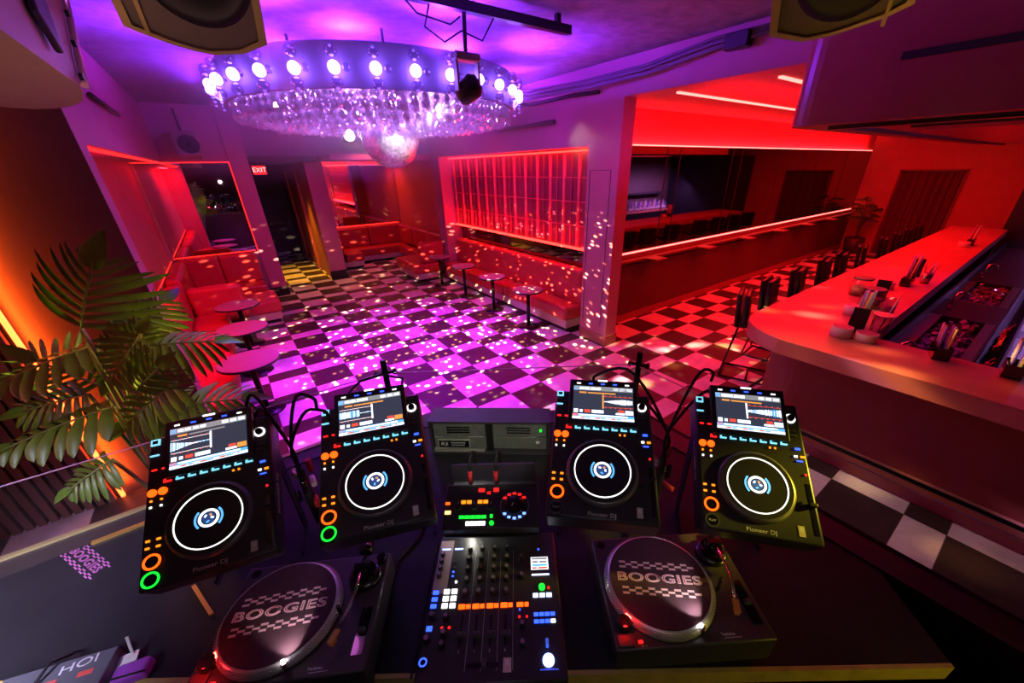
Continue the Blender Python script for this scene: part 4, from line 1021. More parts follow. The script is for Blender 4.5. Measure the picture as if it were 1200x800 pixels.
MB().box((-.025, -.186, .0005), (.085, .012, .001)).build('crossfader_slot', BLACKG, mx); MB().box((-.02, -.186, .009), (.012, .022, .016), bev=.002).build('crossfader', DKGREY, mx)
mb = MB().box((.042, -.188, .0008), (.022, .034, .0012), 0); mb.box((.042, -.183, .0016), (.010, .014, .0004), 1); mb.build('sticker', [STK, PRINT], mx)
mbtn('power_led', .144, .157, .006, .006, E_BLU)
mb = MB(); mb.rect(.116, .174, .082, .128, .0012, 0); rects(mb, [(.118, .172, .118, .126, 1), (.12, .14, .106, .114, 1), (.145, .17, .106, .114, 1), (.12, .17, .094, .102, 2), (.12, .135, .085, .091, 3), (.14, .17, .085, .091, 3)], .0016); mb.build('fx_display', [E_SCW, E_HDR, E_SCB, E_SCR_R], mx)
mbtn('touch_strip', .146, .064, .058, .005, E('strip_white', (.6, .65, 1.), 1.6))
o = MB().cyl((.148, .021, .004), .010, .008, 0, 20).build('beat_button', E_GRN, mx); mbtn('tap_light', .169, .019, .007, .007, E_RBT)
for x in (.127, .148, .169): mbtn('quantize_button', x, -.004, .017, .013, E('pale_blue', (.55, .65, 1.), 2.))
for k in range(4):
    mbtn('beat_select_button', .126+.0165*k, -.061, .014, .010, E_BLU); mbtn('beat_select_button', .126+.0165*k, -.081, .014, .010, E_BLU if k < 3 else E_WHT)
MB().box((.153, -.143, .009), (.008, .018, .018), bev=.002).build('fx_select_switch', E('switch_blue', (.05, .15, .8), .6), mx)
o = MB().lathe([(.016, 0), (.0155, .007), (.012, .009)], (.154, -.182, 0), 28).build('fx_on_button', E('fx_blue', (.25, .35, 1.), 6.), mx)
mbtn('effect_line', .155, -.203, .05, .003, E('blue_line', (.05, .08, .7), .8), .002)
text('lettering', 'Pioneer DJ', .013, PRINT, mx, (-.02, -.2292, -.03), (PI/2, 0, 0))
MB().box((-.21, -.0, .002), (.004, .42, .006)).build('side_trim', BLACKG, mx)

# ------------------------------------------------------------------ effects unit on its bridge stand
fx = thing('effects_unit', 'small effects unit with red, amber and green buttons behind the mixer', 'effects unit', (.453, .855, 1.45), (R(19), 0, R(-36)))
MB().bb(-.165, .165, -.076, .085, -.045, 0, 0, .005).build('body', BODY, fx)
def fb(n, x, y, w, l, m): return MB().box((x, y, .002), (w, l, .004), bev=.001).build(n, m, fx)
fb('scene_button', -.038, .061, .022, .012, E_RBT); fb('scene_button', .014, .061, .018, .014, E_RBT)
text('digit_display', '45', .016, E_RBT, fx, (-.012, .05, .001))
for x in (-.099, -.079, -.041, -.021): fb('isolator_button', x, .018, .016, .012, E_AMB)
fb('fx_button', -.154, .014, .016, .009, E_ORB); fb('fx_button', -.15, -.018, .020, .012, E('button_peach', (1., .45, .15), 3.))
for k in range(5):
    fb('beat_button', -.101+.019*k, -.035, .017, .011, E_GRN); fb('pad_button', -.079+.0136*k, -.057, .012, .014, E_WHT)
fb('tap_button', .001, -.033, .010, .012, E_GRN); MB().cyl((.003, -.057, .002), .008, .005, 0, 18).build('play_button', E_GRN, fx)
for x in (-.114, -.059, -.001):
    o = MB().lathe([(.014, 0), (.012, .018), (.010, .02)], (x, -.002, 0), 20).build('filter_knob', BLACK, fx); MB().box((x, .006, .0205), (.0018, .01, .001)).build('pointer', PRINT, o)
o = MB().lathe([(.034, 0), (.032, .012), (.02, .014)], (.08, .002, 0), 36).build('effect_dial', BLACKG, fx); MB().box((.074, .002, .0145), (.0025, .014, .001), 0, Euler((0, 0, R(-30)))).build('pointer', PRINT, o)
MB().ring((.08, .002, .0), .048, .0505, .002, 0, 40).build('dial_rim', STEEL, fx)
for k in range(5):
    a = R(40+25*k); fb('effect_light', .08+.044*math.cos(a), .002+.044*math.sin(a), .012, .007, E_RBT).rotation_euler = (0, 0, 0)
    a = R(220+25*k); fb('effect_light', .08+.044*math.cos(a), .002+.044*math.sin(a), .011, .008, E('arc_blue', (.15, .3, 1.), 2.6))
fs = thing('bridge_stand', 'black bridge stand with folded rear panel under the effects unit', 'stand', (.453, .855, TZ), (0, 0, R(-36)))
MB().box((0, .02, .205), (.32, .17, .008), 0, Euler((R(19), 0, 0))).build('shelf', BLACKM, fs)
MB().bb(-.155, .155, .13, .138, 0, .33).build('rear_panel', M('rear_panel_dark', (.03, .024, .04), .5), fs)
for x in (-.165, .165): MB().bb(x-.004, x+.004, .02, .13, 0, .2).build('side_leg', BLACKM, fs)
REDP = M('red_plug', (.55, .03, .04), .4)
for i, x in enumerate((-.085, .01)):
    c = thing('audio_lead', ('left' if i == 0 else 'right')+' looped audio lead with a red plug behind the effects unit', 'cable', (.453, .855, TZ), (0, 0, R(-36)))
    MB().tube([(x, .115, .27), (x, .122, .34), (x+.008, .15, .375), (x+.012, .19, .34), (x+.012, .2, .1), (x+.01, .21, .008)], .0055, 0, 8).build('wire', RUBBER, c)
    MB().cyl((x, .112, .285), .0085, .055, 0, 12).build('plug', REDP, c)
# reflective name plate strip of the mixer rear, small white lamp
gl = thing('gooseneck_lamp', 'tiny glaring white lamp at the rear edge of the mixer', 'lamp', (.335-.1*.819+.245*.574, .66+.1*.574+.245*.819, 1.33), (0, 0, R(-35)))
MB().cyl((0, 0, .004), .008, .016, 0, 12).build('socket', BLACKM, gl); MB().ball((0, -.006, .018), .009, 0, 2).build('bulb', E('lamp_white', (1., .98, .85), 60.), gl)

# ------------------------------------------------------------------ rack case with two half-width units
rk = thing('rack_case', 'black rack case with badge and green light between the middle players', 'rack', (.742, 1.357, TZ), (0, 0, R(-39)))
MB().bb(-.303, .303, .0, .125, 0, .012).bb(-.303, .303, 0, .125, .188, .2).bb(-.303, -.291, 0, .125, .012, .188).bb(.291, .303, 0, .125, .012, .188).bb(-.291, .291, .115, .125, .012, .188).build('shell', M('rack_shell', (.05, .045, .055), .4), rk)
RKP = M('rack_panel', (.22, .22, .2), .35, .4, noise=.15, scale=40)
for x0, x1 in ((-.285, -.02), (.015, .285)):
    u = MB().bb(x0, x1, .012, .11, .105, .182, 0, .003).build('rack_unit', RKP, rk); MB().bb(x0+.07, x1-.08, .008, .0125, .14, .147).bb(x0+.07, x1-.08, .008, .0125, .155, .162).bb(x0+.07, x1-.08, .008, .0125, .125, .132).build('slot', BLACKG, u)
    MB().bb(x0, x1, .012, .11, .026, .1, 0, .003).build('rack_unit', RKP, rk)
MB().bb(-.019, .014, .004, .02, .02, .186).build('center_strip', BLACK, rk)
MB().bb(-.29, -.03, .002, .02, -.0+.012, .024).build('pale_rail', M('pale_rail', (.5, .5, .42), .35, .5), rk)
bd = MB().box((-.185, .008, .06), (.165, .006, .052), bev=.002).build('badge', M('badge_frame', (.6, .6, .52), .3, .6), rk); MB().box((-.185, .0045, .06), (.155, .002, .042)).build('badge_face', BLACKG, bd)
text('lettering', 'RS', .03, PRINT, bd, (-.235, .003, .06), (PI/2, 0, 0), 1.2, .15)
for z, w in ((.068, .075), (.053, .068)): MB().box((-.165, .003, z), (w, .0008, .007)).build('badge_line', M('badge_print', (.3, .3, .28), .5, noise=.5, scale=400), bd)
MB().cyl((.255, .008, .145), .006, .008, 0, 12, 'y').build('power_light', E_GRN, rk)
MB().box((.24, .0085, .07), (.018, .004, .012), 0).build('toggle', PRINT, rk)

# ------------------------------------------------------------------ cable looms between players
def loom(name, label, hub, ends, plugs):
    t = thing(name, label, 'cables', hub)
    H_ = Vector(hub)
    for e, sag in ends:
        e = Vector(e); 
        p = [e-H_, e-H_+Vector((0, .0, .04)), (e-H_)*.55+Vector((0, 0, sag)), Vector((.0, .0, .12)), Vector((0, 0, 0)), Vector((.0, .02, -.22))]
        pts = []
        for k in range(25):
            u = k/24*(len(p)-1); i = min(int(u), len(p)-2); f = u-i
            p0, p1, p2_, p3 = p[max(i-1, 0)], p[i], p[i+1], p[min(i+2, len(p)-1)]
            pts.append(.5*((2*p1)+(p2_-p0)*f+(2*p0-5*p1+4*p2_-p3)*f*f+(3*p1-p0-3*p2_+p3)*f**3))
        MB().tube(pts, .0055, 0, 7).build('wire', RUBBER, t)
    mats = (REDP, STEEL, BLACKG, PRINT, BLACKG)
    for k in range(plugs):
        a = k*2.3; MB().cyl((.034*math.cos(a), .034*math.sin(a), .02-.03*k), .010, .055, 0, 12, 'y' if k % 2 else 'z').build('plug', mats[k % 5], t)
    MB().lathe([(.012, -.26), (.017, -.12), (.012, .02)], seg=12).build('tied_bundle', RUBBER, t)
loom('cable_loom', 'tied bundle of cables and plugs between the two left players', (-.05, 1.40, 1.49), [((-.13, 1.50, 1.74), .19), ((.06, 1.30, 1.79), .17), ((.08, 1.28, 1.74), .14), ((-.12, 1.49, 1.69), .16)], 6)
loom('cable_loom', 'tied bundle of cables and plugs between the two right players', (1.09, .62, 1.49), [((.92, .84, 1.78), .20), ((1.29, .60, 1.77), .18), ((1.28, .55, 1.72), .14), ((.96, .80, 1.72), .14)], 6)
tag(MB().tube([(.2, 1.27, 1.73), (.16, 1.32, 1.79), (.22, 1.34, 1.82), (.3, 1.34, 1.82), (.36, 1.3, 1.8), (.32, 1.25, 1.73)], .005, 0, 7).build('cable', RUBBER), 'black cable looped behind the second player screen', 'cable')
tag(MB().tube([(.1, .98, TZ+.01), (.15, 1.06, TZ+.008), (.25, 1.1, TZ+.008), (.33, 1.2, TZ+.008), (.36, 1.3, TZ+.008)], .006, 0, 8).build('cable', RUBBER), 'black cable lying on the booth counter under the second player', 'cable')

# ------------------------------------------------------------------ loose things on the left counter
st = thing('counter_sticker', 'small pink BOOGIES sticker on the left end of the black counter', 'sticker', (-.805, 1.79, TZ+.001), (0, 0, R(-62)))
STKP = M('sticker_print', (.5, .16, .42), .6)
outline_text('lettering', 'BOOGIES', .036, 1.35, STKP, st, (0, 0, .0008), 0); checks(st, 0, 0, 0, .0006, STKP, .62, .0085, 12, .40)
bx = thing('gadget_box', 'grey gadget box with white lettering and red marks at the counter edge', 'box', (-.735, 1.245, TZ), (0, 0, R(-18)))
MB().bb(-.16, .10, -.10, .045, 0, .05, 0, .004).build('shell', M('box_grey', (.10, .11, .13), .5), bx)
text('lettering', 'HOI', .035, M('box_white', (.7, .72, .72), .5), bx, (.02, .02, .051), (0, 0, R(8)), 1.4)
MB().box((.05, -.012, .0505), (.035, .014, .001)).build('red_mark', M('box_red', (.7, .1, .08), .5), bx); MB().box((-.03, -.012, .0505), (.03, .012, .001)).build('red_mark', M('box_red', (.7, .1, .08), .5), bx)
cd_ = thing('folded_card', 'pale folded card with an upright tab at the counter edge', 'card', (-.655, 1.215, TZ), (0, 0, R(-12)))
CARD = M('card_pale', (.62, .64, .58), .7, noise=.08, scale=30)
MB().box((0, 0, .012), (.13, .06, .004), 0, Euler((R(8), R(-6), 0))).build('flap', CARD, cd_); MB().box((.052, .028, .05), (.008, .003, .075), 0, Euler((R(-10), R(6), 0)), .001).build('tab', CARD, cd_)
pc = thing('purple_pouch', 'purple pouch at the counter edge beside the pale card', 'pouch', (-.595, 1.165, TZ), (0, 0, R(-20)))
MB().box((0, 0, .02), (.09, .05, .04), 0, Euler((0, R(-8), 0)), .012, 3).build('pouch', M('pouch_purple', (.35, .08, .55), .4), pc); MB().tube([(-.045, -.02, .042), (.045, -.02, .042)], .003).build('zip', BLACK, pc)
tag(MB().box((-.845, 1.30, TZ+.012), (.02, .05, .02), 0, Euler((0, 0, .4)), .003).build('yellow_tag', M('tag_yellow', (.75, .5, .08), .5)), 'small yellow tag lying left of the grey gadget box', 'tag')
tag(MB().tube([(-.80, 1.25, TZ+.055), (-.765, 1.29, TZ+.075), (-.745, 1.33, TZ+.03), (-.76, 1.36, TZ+.006)], .004, 0, 6).build('cable', RUBBER), 'thin black cable draped over the grey gadget box', 'cable')

# ------------------------------------------------------------------ booth monitor loudspeakers under the ceiling
SPK = M('speaker_shell', (.2, .14, .13), .4, noise=.12, scale=8); SPD = M('speaker_grille', (.02, .015, .022), .4); SPRIM = M('speaker_rim', (.5, .36, .15), .4, .2)
def monitor(o, n, ex, ey, poly, label, k, rimx):
    t = thing('ceiling_loudspeaker', label, 'loudspeaker', o)
    t.rotation_mode = 'QUATERNION'
    t.rotation_quaternion = Matrix(((ex[0], ey[0], n[0]), (ex[1], ey[1], n[1]), (ex[2], ey[2], n[2]))).to_quaternion()
    P_ = [(x*k, y*k) for x, y in poly]
    MB().prism(P_, -.42, 0).build('cabinet', SPK, t)
    c = Vector((sum(p[0] for p in P_)/len(P_), sum(p[1] for p in P_)/len(P_)))
    mb = MB()
    inn = [((x-c.x)*.88+c.x, (y-c.y)*.93+c.y) for x, y in P_]
    vo = [mb.bm.verts.new((x, y, .0)) for x, y in P_]; vh = [mb.bm.verts.new((x, y, .02)) for x, y in P_]; vi = [mb.bm.verts.new((x, y, .02)) for x, y in inn]; vb = [mb.bm.verts.new((x, y, .004)) for x, y in inn]
    m_ = len(P_)
    for A_, B_ in ((vo, vh), (vh, vi), (vi, vb)):
        for i in range(m_): mb.bm.faces.new((A_[i], A_[(i+1) % m_], B_[(i+1) % m_], B_[i]))
    mb.build('front_rim', SPRIM, t)
    MB().lathe([(.165, .004), (.16, .016), (.135, .012), (.05, .003), (.0451, .014), (.001, .022)], (.02, .115, 0), 40).build('woofer_cone', SPD, t)
    MB().box((rimx, .14, .012), (.012, .44, .02)).build('baffle_bar', SPRIM, t)
    MB().tube([(0, .42, -.2), (0, .75, -.32)], .03).build('bracket', BLACKM, t)
    return t
k = 1.6
monitor((.125, 2.09, 3.01), (-.052, -.876, -.479), (.998, -.06, 0), (-.029, -.479, .878), [(-.136, -.044), (-.10, -.056), (-.068, -.066), (-.03, -.074), (.006, -.078), (.067, -.070), (.12, -.046), (.135, .28), (-.15, .28)], 'hanging loudspeaker at the top left of the chandelier, seen from below', k, -.16)
monitor((1.954, .778, 2.996), (-.815, -.325, -.479), (.37, -.929, 0), (-.445, -.177, .878), [(-.122, -.036), (-.05, -.057), (.0, -.054), (.03, -.049), (.1, -.034), (.138, -.019), (.16, .28), (-.145, .28)], 'hanging loudspeaker in front of the soffit above the bar, seen from below', k, .155)
A_ = thing('ceiling_loudspeaker', 'big round-fronted loudspeaker with a black side bracket above the plant', 'loudspeaker', (0, 0, 0))
pts = [(-.17, .75), (-.18, 1.54)]+[(-.195, 1.66), (-.215, 1.78), (-.24, 1.88), (-.275, 1.97), (-.32, 2.04), (-.365, 2.075), (-.41, 2.07), (-.46, 2.03), (-.55, 1.92), (-.7, 1.7), (-.85, 1.4), (-.95, .75)]
# the cabinet hangs tilted back, so its flat side leans towards the dance floor
SHE = Matrix(((1, 0, 0, 0), (0, 1, 1.4, -1.4*2.68), (0, 0, 1, 0), (0, 0, 0, 1)))
MB().prism([(x, y-.09) for x, y in pts], 2.68, 3.1, 0, SHE).build('cabinet', M('speaker_case', (.34, .25, .2), .5, noise=.12, scale=6), A_)
MB().tube([(-.172, 1.455, 2.682), (-.172, 2.03, 3.095)], .007, 0, 8).build('side_edge_rail', M('edge_rail', (.6, .35, .65), .3, .3), A_)
d1 = Vector((0, .105, .15)).normalized()
MB().box(Vector((-.166, 1.245, 2.725))+d1*.24, (.012, .085, .46), 0, Euler((math.atan2(-d1.y, d1.z), 0, 0)), .004).build('side_bracket', M('bracket_paint', (.03, .02, .05), .5), A_)
for k in range(4): MB().cyl((-.168, 1.43+.11*k, 2.695+.079*k), .007, .008, 0, 10, 'x').build('screw', BLACK, A_)
MB().tube([(-.5, 1.9, 3.08), (-.5, 1.9, 3.6)], .03).build('hanging_pole', BLACKM, A_)
MB().cyl((-.36, 1.28, 2.677), .10, .008, 0, 28).build('port', SPD, A_)
tag(MB().tube([(-.62, 5.3, 3.1), (-.62, 6.6, 3.08)], .022, 0, 8).build('wall_bracket_arm', BLACKM), 'short dark bar fixed high on the left header wall', 'bar')
# ------------------------------------------------------------------ lights
def aim(o, t): o.rotation_euler = (Vector(t)-o.location).to_track_quat('-Z', 'Y').to_euler()
def spot(loc, tgt, col, P, ang=60, blend=.6, r=.06):
    l = bpy.data.lights.new('spot', 'SPOT'); l.color = col; l.energy = P; l.spot_size = R(ang); l.spot_blend = blend; l.shadow_soft_size = r
    o = bpy.data.objects.new('spot', l); COL.objects.link(o); o.location = loc; aim(o, tgt); return o
def area(loc, tgt, col, P, sx, sy=None):
    l = bpy.data.lights.new('area', 'AREA'); l.color = col; l.energy = P; l.shape = 'RECTANGLE'; l.size = sx; l.size_y = sy or sx
    o = bpy.data.objects.new('area', l); COL.objects.link(o); o.location = loc; aim(o, tgt); return o
def point(loc, col, P, r=.08):
    l = bpy.data.lights.new('point', 'POINT'); l.color = col; l.energy = P; l.shadow_soft_size = r
    o = bpy.data.objects.new('point', l); COL.objects.link(o); o.location = loc; return o
VIO = (.24, .025, 1.); MAG = (.43, .0, 1.); RED = (1., .004, .012)
# chandelier: violet light thrown up and around
for k in range(8):
    a = 2*PI*k/8
    o = (CX+1.64*math.cos(a), CY+1.64*math.sin(a), 3.22)
    spot(o, (CX+2.0*math.cos(a), CY+2.0*math.sin(a), 4.2), VIO, 170, 140, .8, .06)
for k in range(5):
    a = 2*PI*k/5+.4
    point((CX+.75*math.cos(a), CY+.75*math.sin(a), 3.25), (.52, .22, 1.), 54, .06)
    point((CX+.9*math.cos(a), CY+.9*math.sin(a), 3.46), VIO, 110, .06)
# magenta wash on the dance floor
spot((1.3, 4.7, 2.6), (1.3, 4.9, 0), MAG, 760, 96, .9, .3)
spot((2.0, 5.9, 2.6), (2.0, 5.9, 0), MAG, 430, 100, .9, .3)
spot((2.0, 3.4, 3.0), (1.5, 3.3, 0), MAG, 330, 74, .9, .3)
spot((3.2, 4.6, 3.3), (4.16, 5.2, 3.1), (.5, .0, .9), 40, 90, 1, .3)
spot((0.6, 6.5, 3.3), (-.65, 6.5, 2.9), (.5, .0, .8), 16, 120, 1, .3)
spot((1.3, 8.2, 3.4), (1.3, 10.9, 1.8), (.6, .15, .7), 50, 100, 1, .3)
# mirror ball dots: unseen patterned lamp added under the ball in place of reflections
def sparkle(name, kind, loc, P, scale, r, tgt=None, ang=75, r0=.17, r1=.27, g0=.45, cols=((1., .40, .14), (1., .68, .36), (1., .76, .46))):
    l = bpy.data.lights.new(name, kind); l.energy = P; l.shadow_soft_size = r; l.use_nodes = True
    nt = l.node_tree; em = nt.nodes['Emission']; L = nt.links.new
    tc = nt.nodes.new('ShaderNodeTexCoord'); vo = nt.nodes.new('ShaderNodeTexVoronoi'); vo.inputs['Scale'].default_value = scale; vo.inputs['Randomness'].default_value = .8
    vm = nt.nodes.new('ShaderNodeVectorMath'); vm.operation = 'MULTIPLY'; vm.inputs[1].default_value = (1, 1, 2.6); L(tc.outputs['Normal'], vm.inputs[0]); L(vm.outputs[0], vo.inputs['Vector'])
    mr = nt.nodes.new('ShaderNodeMapRange'); mr.inputs['From Min'].default_value = r0; mr.inputs['From Max'].default_value = r1; mr.inputs['To Min'].default_value = 1; mr.inputs['To Max'].default_value = 0
    L(vo.outputs['Distance'], mr.inputs['Value'])
    sp_ = nt.nodes.new('ShaderNodeSeparateColor'); L(vo.outputs['Color'], sp_.inputs[0])
    gt = nt.nodes.new('ShaderNodeMapRange'); gt.inputs['From Min'].default_value = g0; gt.inputs['From Max'].default_value = g0+.45; L(sp_.outputs[0], gt.inputs['Value'])
    ml = nt.nodes.new('ShaderNodeMath'); ml.operation = 'MULTIPLY'; L(mr.outputs[0], ml.inputs[0]); L(gt.outputs[0], ml.inputs[1])
    rp = nt.nodes.new('ShaderNodeValToRGB'); e = rp.color_ramp.elements; e[0].color = (*cols[0], 1); e[1].color = (*cols[2], 1); n_ = e.new(.5); n_.color = (*cols[1], 1)
    L(sp_.outputs[1], rp.inputs[0]); L(rp.outputs[0], em.inputs['Color'])
    sx = nt.nodes.new('ShaderNodeSeparateXYZ'); L(tc.outputs['Normal'], sx.inputs[0])
    mz = nt.nodes.new('ShaderNodeMapRange'); mz.inputs['From Min'].default_value = -.13; mz.inputs['From Max'].default_value = -.26; L(sx.outputs['Z'], mz.inputs['Value'])
    mx_ = nt.nodes.new('ShaderNodeMapRange'); mx_.inputs['From Min'].default_value = -.62; mx_.inputs['From Max'].default_value = -.4; L(sx.outputs['X'], mx_.inputs['Value'])
    m1 = nt.nodes.new('ShaderNodeMath'); m1.operation = 'MULTIPLY'; L(ml.outputs[0], m1.inputs[0]); L(mz.outputs[0], m1.inputs[1])
    m2 = nt.nodes.new('ShaderNodeMath'); m2.operation = 'MULTIPLY'; L(m1.outputs[0], m2.inputs[0]); L(mx_.outputs[0], m2.inputs[1])
    my_ = nt.nodes.new('ShaderNodeMapRange'); my_.inputs['From Min'].default_value = -.66; my_.inputs['From Max'].default_value = -.42; L(sx.outputs['Y'], my_.inputs['Value'])
    m3 = nt.nodes.new('ShaderNodeMath'); m3.operation = 'MULTIPLY'; L(m2.outputs[0], m3.inputs[0]); L(my_.outputs[0], m3.inputs[1]); L((m3 if kind == 'POINT' else m2).outputs[0], em.inputs['Strength'])
    o = bpy.data.objects.new(name, l); COL.objects.link(o); o.location = loc
    if kind == 'SPOT': l.spot_size = R(ang); l.spot_blend = .5; aim(o, tgt)
    return o
sparkle('ball_sparkle', 'POINT', (CX+.02, CY, 2.30), 7500, 20, .008, r0=.17, r1=.30, g0=.25)
sparkle('fixture_sparkle', 'SPOT', (3.1, 3.4, 2.9), 2400, 9, .06, (4.0, 1.4, 0), 88, .2, .42, .3, ((1., .35, .1), (1., .65, .2), (.75, .5, 1.)))
# pin spot on the ball
spot((1.45, 5.85, 2.78), (1.78, 5.1, 2.66), (1., .85, .6), 40, 24, .4, .03)
spot((1.78, 3.28, 2.96), (1.84, 5.2, 2.84), (1., .85, .9), 520, 17, .3, .03)
# niche panel light: red from below and above
area((4.38, 6.62, 1.27), (4.44, 6.62, 2.0), RED, 52, .05, 4.5).rotation_euler = Euler((0, R(180-14), 0))
area((4.36, 6.62, 2.73), (4.42, 6.62, 1.5), RED, 9, .05, 4.5).rotation_euler = Euler((0, R(12), 0))
spot((3.2, 6.6, 3.2), (4.3, 6.6, .6), (1., .0, .06), 60, 100, 1, .3)
# left recess
area((-.95, 5.7, 2.64), (-.95, 5.7, 0), RED, 75, .06, 2.4)
area((-.4, 10.1, 2.64), (-.4, 9.9, 0), RED, 8, 1.2, .06)
spot((.9, 5.2, 3.2), (-.6, 6., .4), (1., .0, .1), 100, 80, 1, .3)
# far alcove
area((3.3, 12.6, 2.64), (3.3, 12.6, 0), (1., .1, .08), 26, 2., .1)
spot((2.6, 9.0, 3.3), (3.2, 11.8, .4), (1., .25, .3), 110, 70, 1, .2)
# yellow corridor
spot((1.3, 11.6, 2.66), (1.3, 12.2, 0), (1., .46, .0), 340, 62, .8, .05)
spot((1.3, 10.2, 2.9), (1.3, 10.6, 0), (1., .42, .02), 90, 70, 1., .1)
# bar: red line lights
area((9.3, 3.1, 3.19), (9.3, 3.1, 0), RED, 165, 8.2, .08)
area((9.0, 2.1, 3.19), (9.0, 2.1, 0), RED, 130, 7.6, .08)
area((9.8, 4.16, 2.78), (9.8, 3.6, 4.6), RED, 150, 10.5, .05).rotation_euler = Euler((R(180-25), 0, 0))
area((9.8, 4.14, 1.23), (9.8, 3.0, 1.2), RED, 5, 10.5, .03).rotation_euler = Euler((R(60), 0, R(180)))
area((7., 1.35, 2.70), (7., 1.35, 0), RED, 24, 6., .2)  # added red fill under the soffit to brighten the counter, no visible strip
spot((5.5, .6, 2.68), (5.2, .5, .9), (.45, .06, 1.), 16, 80, 1., .1)
spot((7.5, .5, 2.68), (7.2, .5, .7), (.45, .06, 1.), 20, 80, 1., .1)
area((12.9, -.7, 1.9), (12.9, -1.3, 1.1), (.62, .25, 1.), 150, 2.4, .1)
# booth: slat wall strip, plant lights, warm rim light on the right, cool haze of light on the left
area((-1.38, 4.09, 1.7), (-1.0, 4.14, 1.7), (1., .11, .008), 40, .03, 3.2).rotation_euler = Euler((R(90), 0, R(-62)))
spot((1.0, 2.3, 2.3), (-.85, 2.8, 1.45), (.8, .8, .05), 70, 34, .7, .04)
spot((-1.9, 3.0, 1.2), (-.75, 2.7, 1.6), (.75, .75, .05), 60, 46, .8, .05)
spot((.6, 3.4, 3.3), (-.4, 2.5, 1.5), (.2, .02, 1.), 80, 44, .8, .05)
spot((-1.5, .5, 2.5), (-1.25, 1.5, 1.2), (.5, .45, .66), 900, 50, 1., .3)
spot((2.4, -.9, 2.3), (1.20, .21, 1.58), (.78, .62, .03), 520, 13, .9, .05)
spot((.2, -.9, 2.4), (1.0, -.1, 1.2), (.8, .6, .08), 2, 70, .9, .05)
spot((-.2, 1.9, 3.0), (-.1, 1.0, 1.3), (.6, .12, .6), 7, 60, 1., .1)
spot((1.4, 2.2, 3.1), (1.0, .5, 1.3), (.45, .1, .6), 4, 60, 1., .1)
spot((.2, .2, 2.2), (.125, 2.09, 3.1), (.95, .5, .6), 11, 60, 1., .05)
spot((1.0, 0, 2.0), (1.95, .78, 3.0), (1., .6, .06), 7, 50, 1., .05)
spot((-.6, .4, 1.6), (-.5, 1.5, 2.7), (1., .55, .25), 20, 70, 1., .05)
spot((1.2, 1.8, 3.1), (-.17, 1.2, 3.1), (.55, .05, .9), 22, 60, 1., .05)
# turntable target and strobe lamps
spot((.745, .215, 1.385), (.79, .36, 1.33), (1., .9, .88), 1.6, 75, .7, .004)
spot((-.195, .815, 1.385), (-.19, .96, 1.33), (1., .9, .88), 1.6, 75, .7, .004)
point((.575, .345, 1.375), (1., .01, .01), .16, .006); point((-.40, .925, 1.375), (1., .01, .01), .3, .006)
spot((4.0, .3, 2.6), (4.7, .9, 1.1), (.8, .7, .75), 14, 26, .9, .03)  # added spot brightening the straws and jars at the near bar end
# world: faint violet ambience
w = bpy.data.worlds.new('night'); SC.world = w; w.use_nodes = True
w.node_tree.nodes['Background'].inputs[0].default_value = (.35, .1, .5, 1); w.node_tree.nodes['Background'].inputs[1].default_value = .004

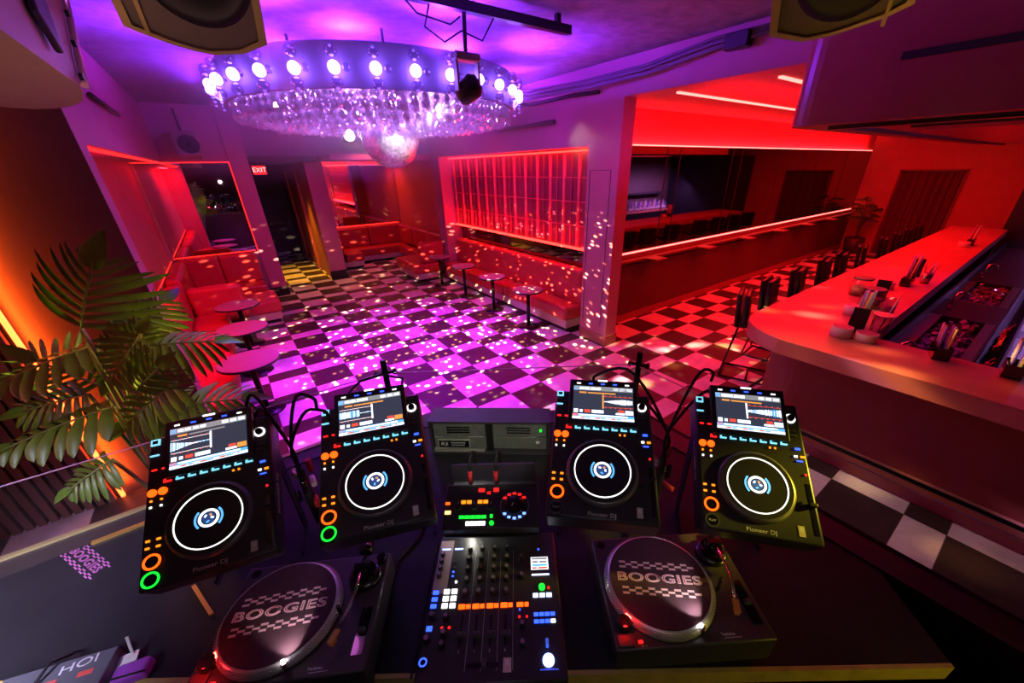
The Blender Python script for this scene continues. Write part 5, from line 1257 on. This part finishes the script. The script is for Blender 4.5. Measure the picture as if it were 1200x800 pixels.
# ------------------------------------------------------------------ haze drifting over the dance floor
HAZE = True
if HAZE:
    m = bpy.data.materials.new('stage_haze'); m.use_nodes = True; nt = m.node_tree; nt.nodes.clear()
    o = nt.nodes.new('ShaderNodeOutputMaterial'); v = nt.nodes.new('ShaderNodeVolumeScatter'); v.inputs['Anisotropy'].default_value = .2; v.inputs['Color'].default_value = (1, 1, 1, 1)
    tc = nt.nodes.new('ShaderNodeTexCoord'); vd = nt.nodes.new('ShaderNodeVectorMath'); vd.operation = 'DISTANCE'; vd.inputs[1].default_value = (1.8, 5.8, 3.25)
    nt.links.new(tc.outputs['Object'], vd.inputs[0])
    mr = nt.nodes.new('ShaderNodeMapRange'); mr.inputs['From Min'].default_value = .8; mr.inputs['From Max'].default_value = 3.6; mr.inputs['To Min'].default_value = .36; mr.inputs['To Max'].default_value = .0
    nz = nt.nodes.new('ShaderNodeTexNoise'); nz.inputs['Scale'].default_value = 1.1; nz.inputs['Detail'].default_value = 2; nt.links.new(tc.outputs['Object'], nz.inputs['Vector'])
    sz = nt.nodes.new('ShaderNodeSeparateXYZ'); nt.links.new(tc.outputs['Object'], sz.inputs[0])
    fz = nt.nodes.new('ShaderNodeMapRange'); fz.interpolation_type = 'SMOOTHSTEP'; fz.inputs['From Min'].default_value = 2.32; fz.inputs['From Max'].default_value = 3.05; nt.links.new(sz.outputs['Z'], fz.inputs['Value'])
    mf = nt.nodes.new('ShaderNodeMath'); mf.operation = 'MULTIPLY'; nt.links.new(nz.outputs['Fac'], mf.inputs[0]); nt.links.new(fz.outputs[0], mf.inputs[1])
    ml = nt.nodes.new('ShaderNodeMath'); ml.operation = 'MULTIPLY'
    nt.links.new(vd.outputs['Value'], mr.inputs['Value']); nt.links.new(mr.outputs[0], ml.inputs[0]); nt.links.new(mf.outputs[0], ml.inputs[1]); nt.links.new(ml.outputs[0], v.inputs['Density'])
    nt.links.new(v.outputs[0], o.inputs['Volume'])
    h = MB().bb(-.6, 4.1, 2.8, 9.3, 2.34, 3.58).build('haze', m); tag(h, 'thin violet stage haze glowing around the chandelier', 'haze', kind='stuff')

spot((.1, .2, 2.6), (.742, 1.357, 1.3), (.8, .8, .62), 60, 22, .5, .02)  # added spot from above the camera to brighten the rack front

spot((3.0, 2.6, 2.4), (4.2, 4.0, 2.75), (.8, .0, .75), 50, 46, 1., .1)

spot((.2, .8, 2.7), (-2.2, 4.14, .5), (1., .12, .16), 60, 50, 1., .1)
spot((-.2, 3.0, 2.6), (-1.75, 4.14, 1.15), (.8, .5, .05), 22, 26, 1., .05)

spot((1.6, -1.5, 1.5), (1.1, -.12, 1.17), (.8, .66, .05), 36, 40, 1., .05)
spot((3.0, 2.4, 3.2), (3.7, .1, 0), (1., .62, .38), 130, 34, 1., .1)
point((.335-.1*.819+.235*.574, .66+.1*.574+.235*.819, 1.375), (1., .95, .8), .5, .008)

spot((2.4, 3.4, 3.4), (3.70, 1.58, 3.1), VIO, 60, 24, 1., .05)  # added violet spot for the highlight on the rounded soffit corner
spot((2.3, 7.5, 3.2), (-.2, 9.75, 2.97), (.8, .3, .6), 40, 18, 1., .05)

spot((-2.2, 2.6, 1.9), (-1.0, 2.0, 1.2), (.6, .75, .08), 14, 40, 1., .05)
spot((-1.0, 3.2, 2.2), (-.44, 1.32, 1.2), (1., .35, .05), 16, 7, .8, .02)
spot((-.2, -.3, 2.9), (.4, .8, 1.5), (.85, .75, .9), 10, 70, 1., .03)  # added soft fill from above the camera so the gear's print shows

area((9., 2.75, 2.98), (9., 2.75, 4.), RED, 70, 9., .5)  # added unseen red uplight to brighten the bar ceiling
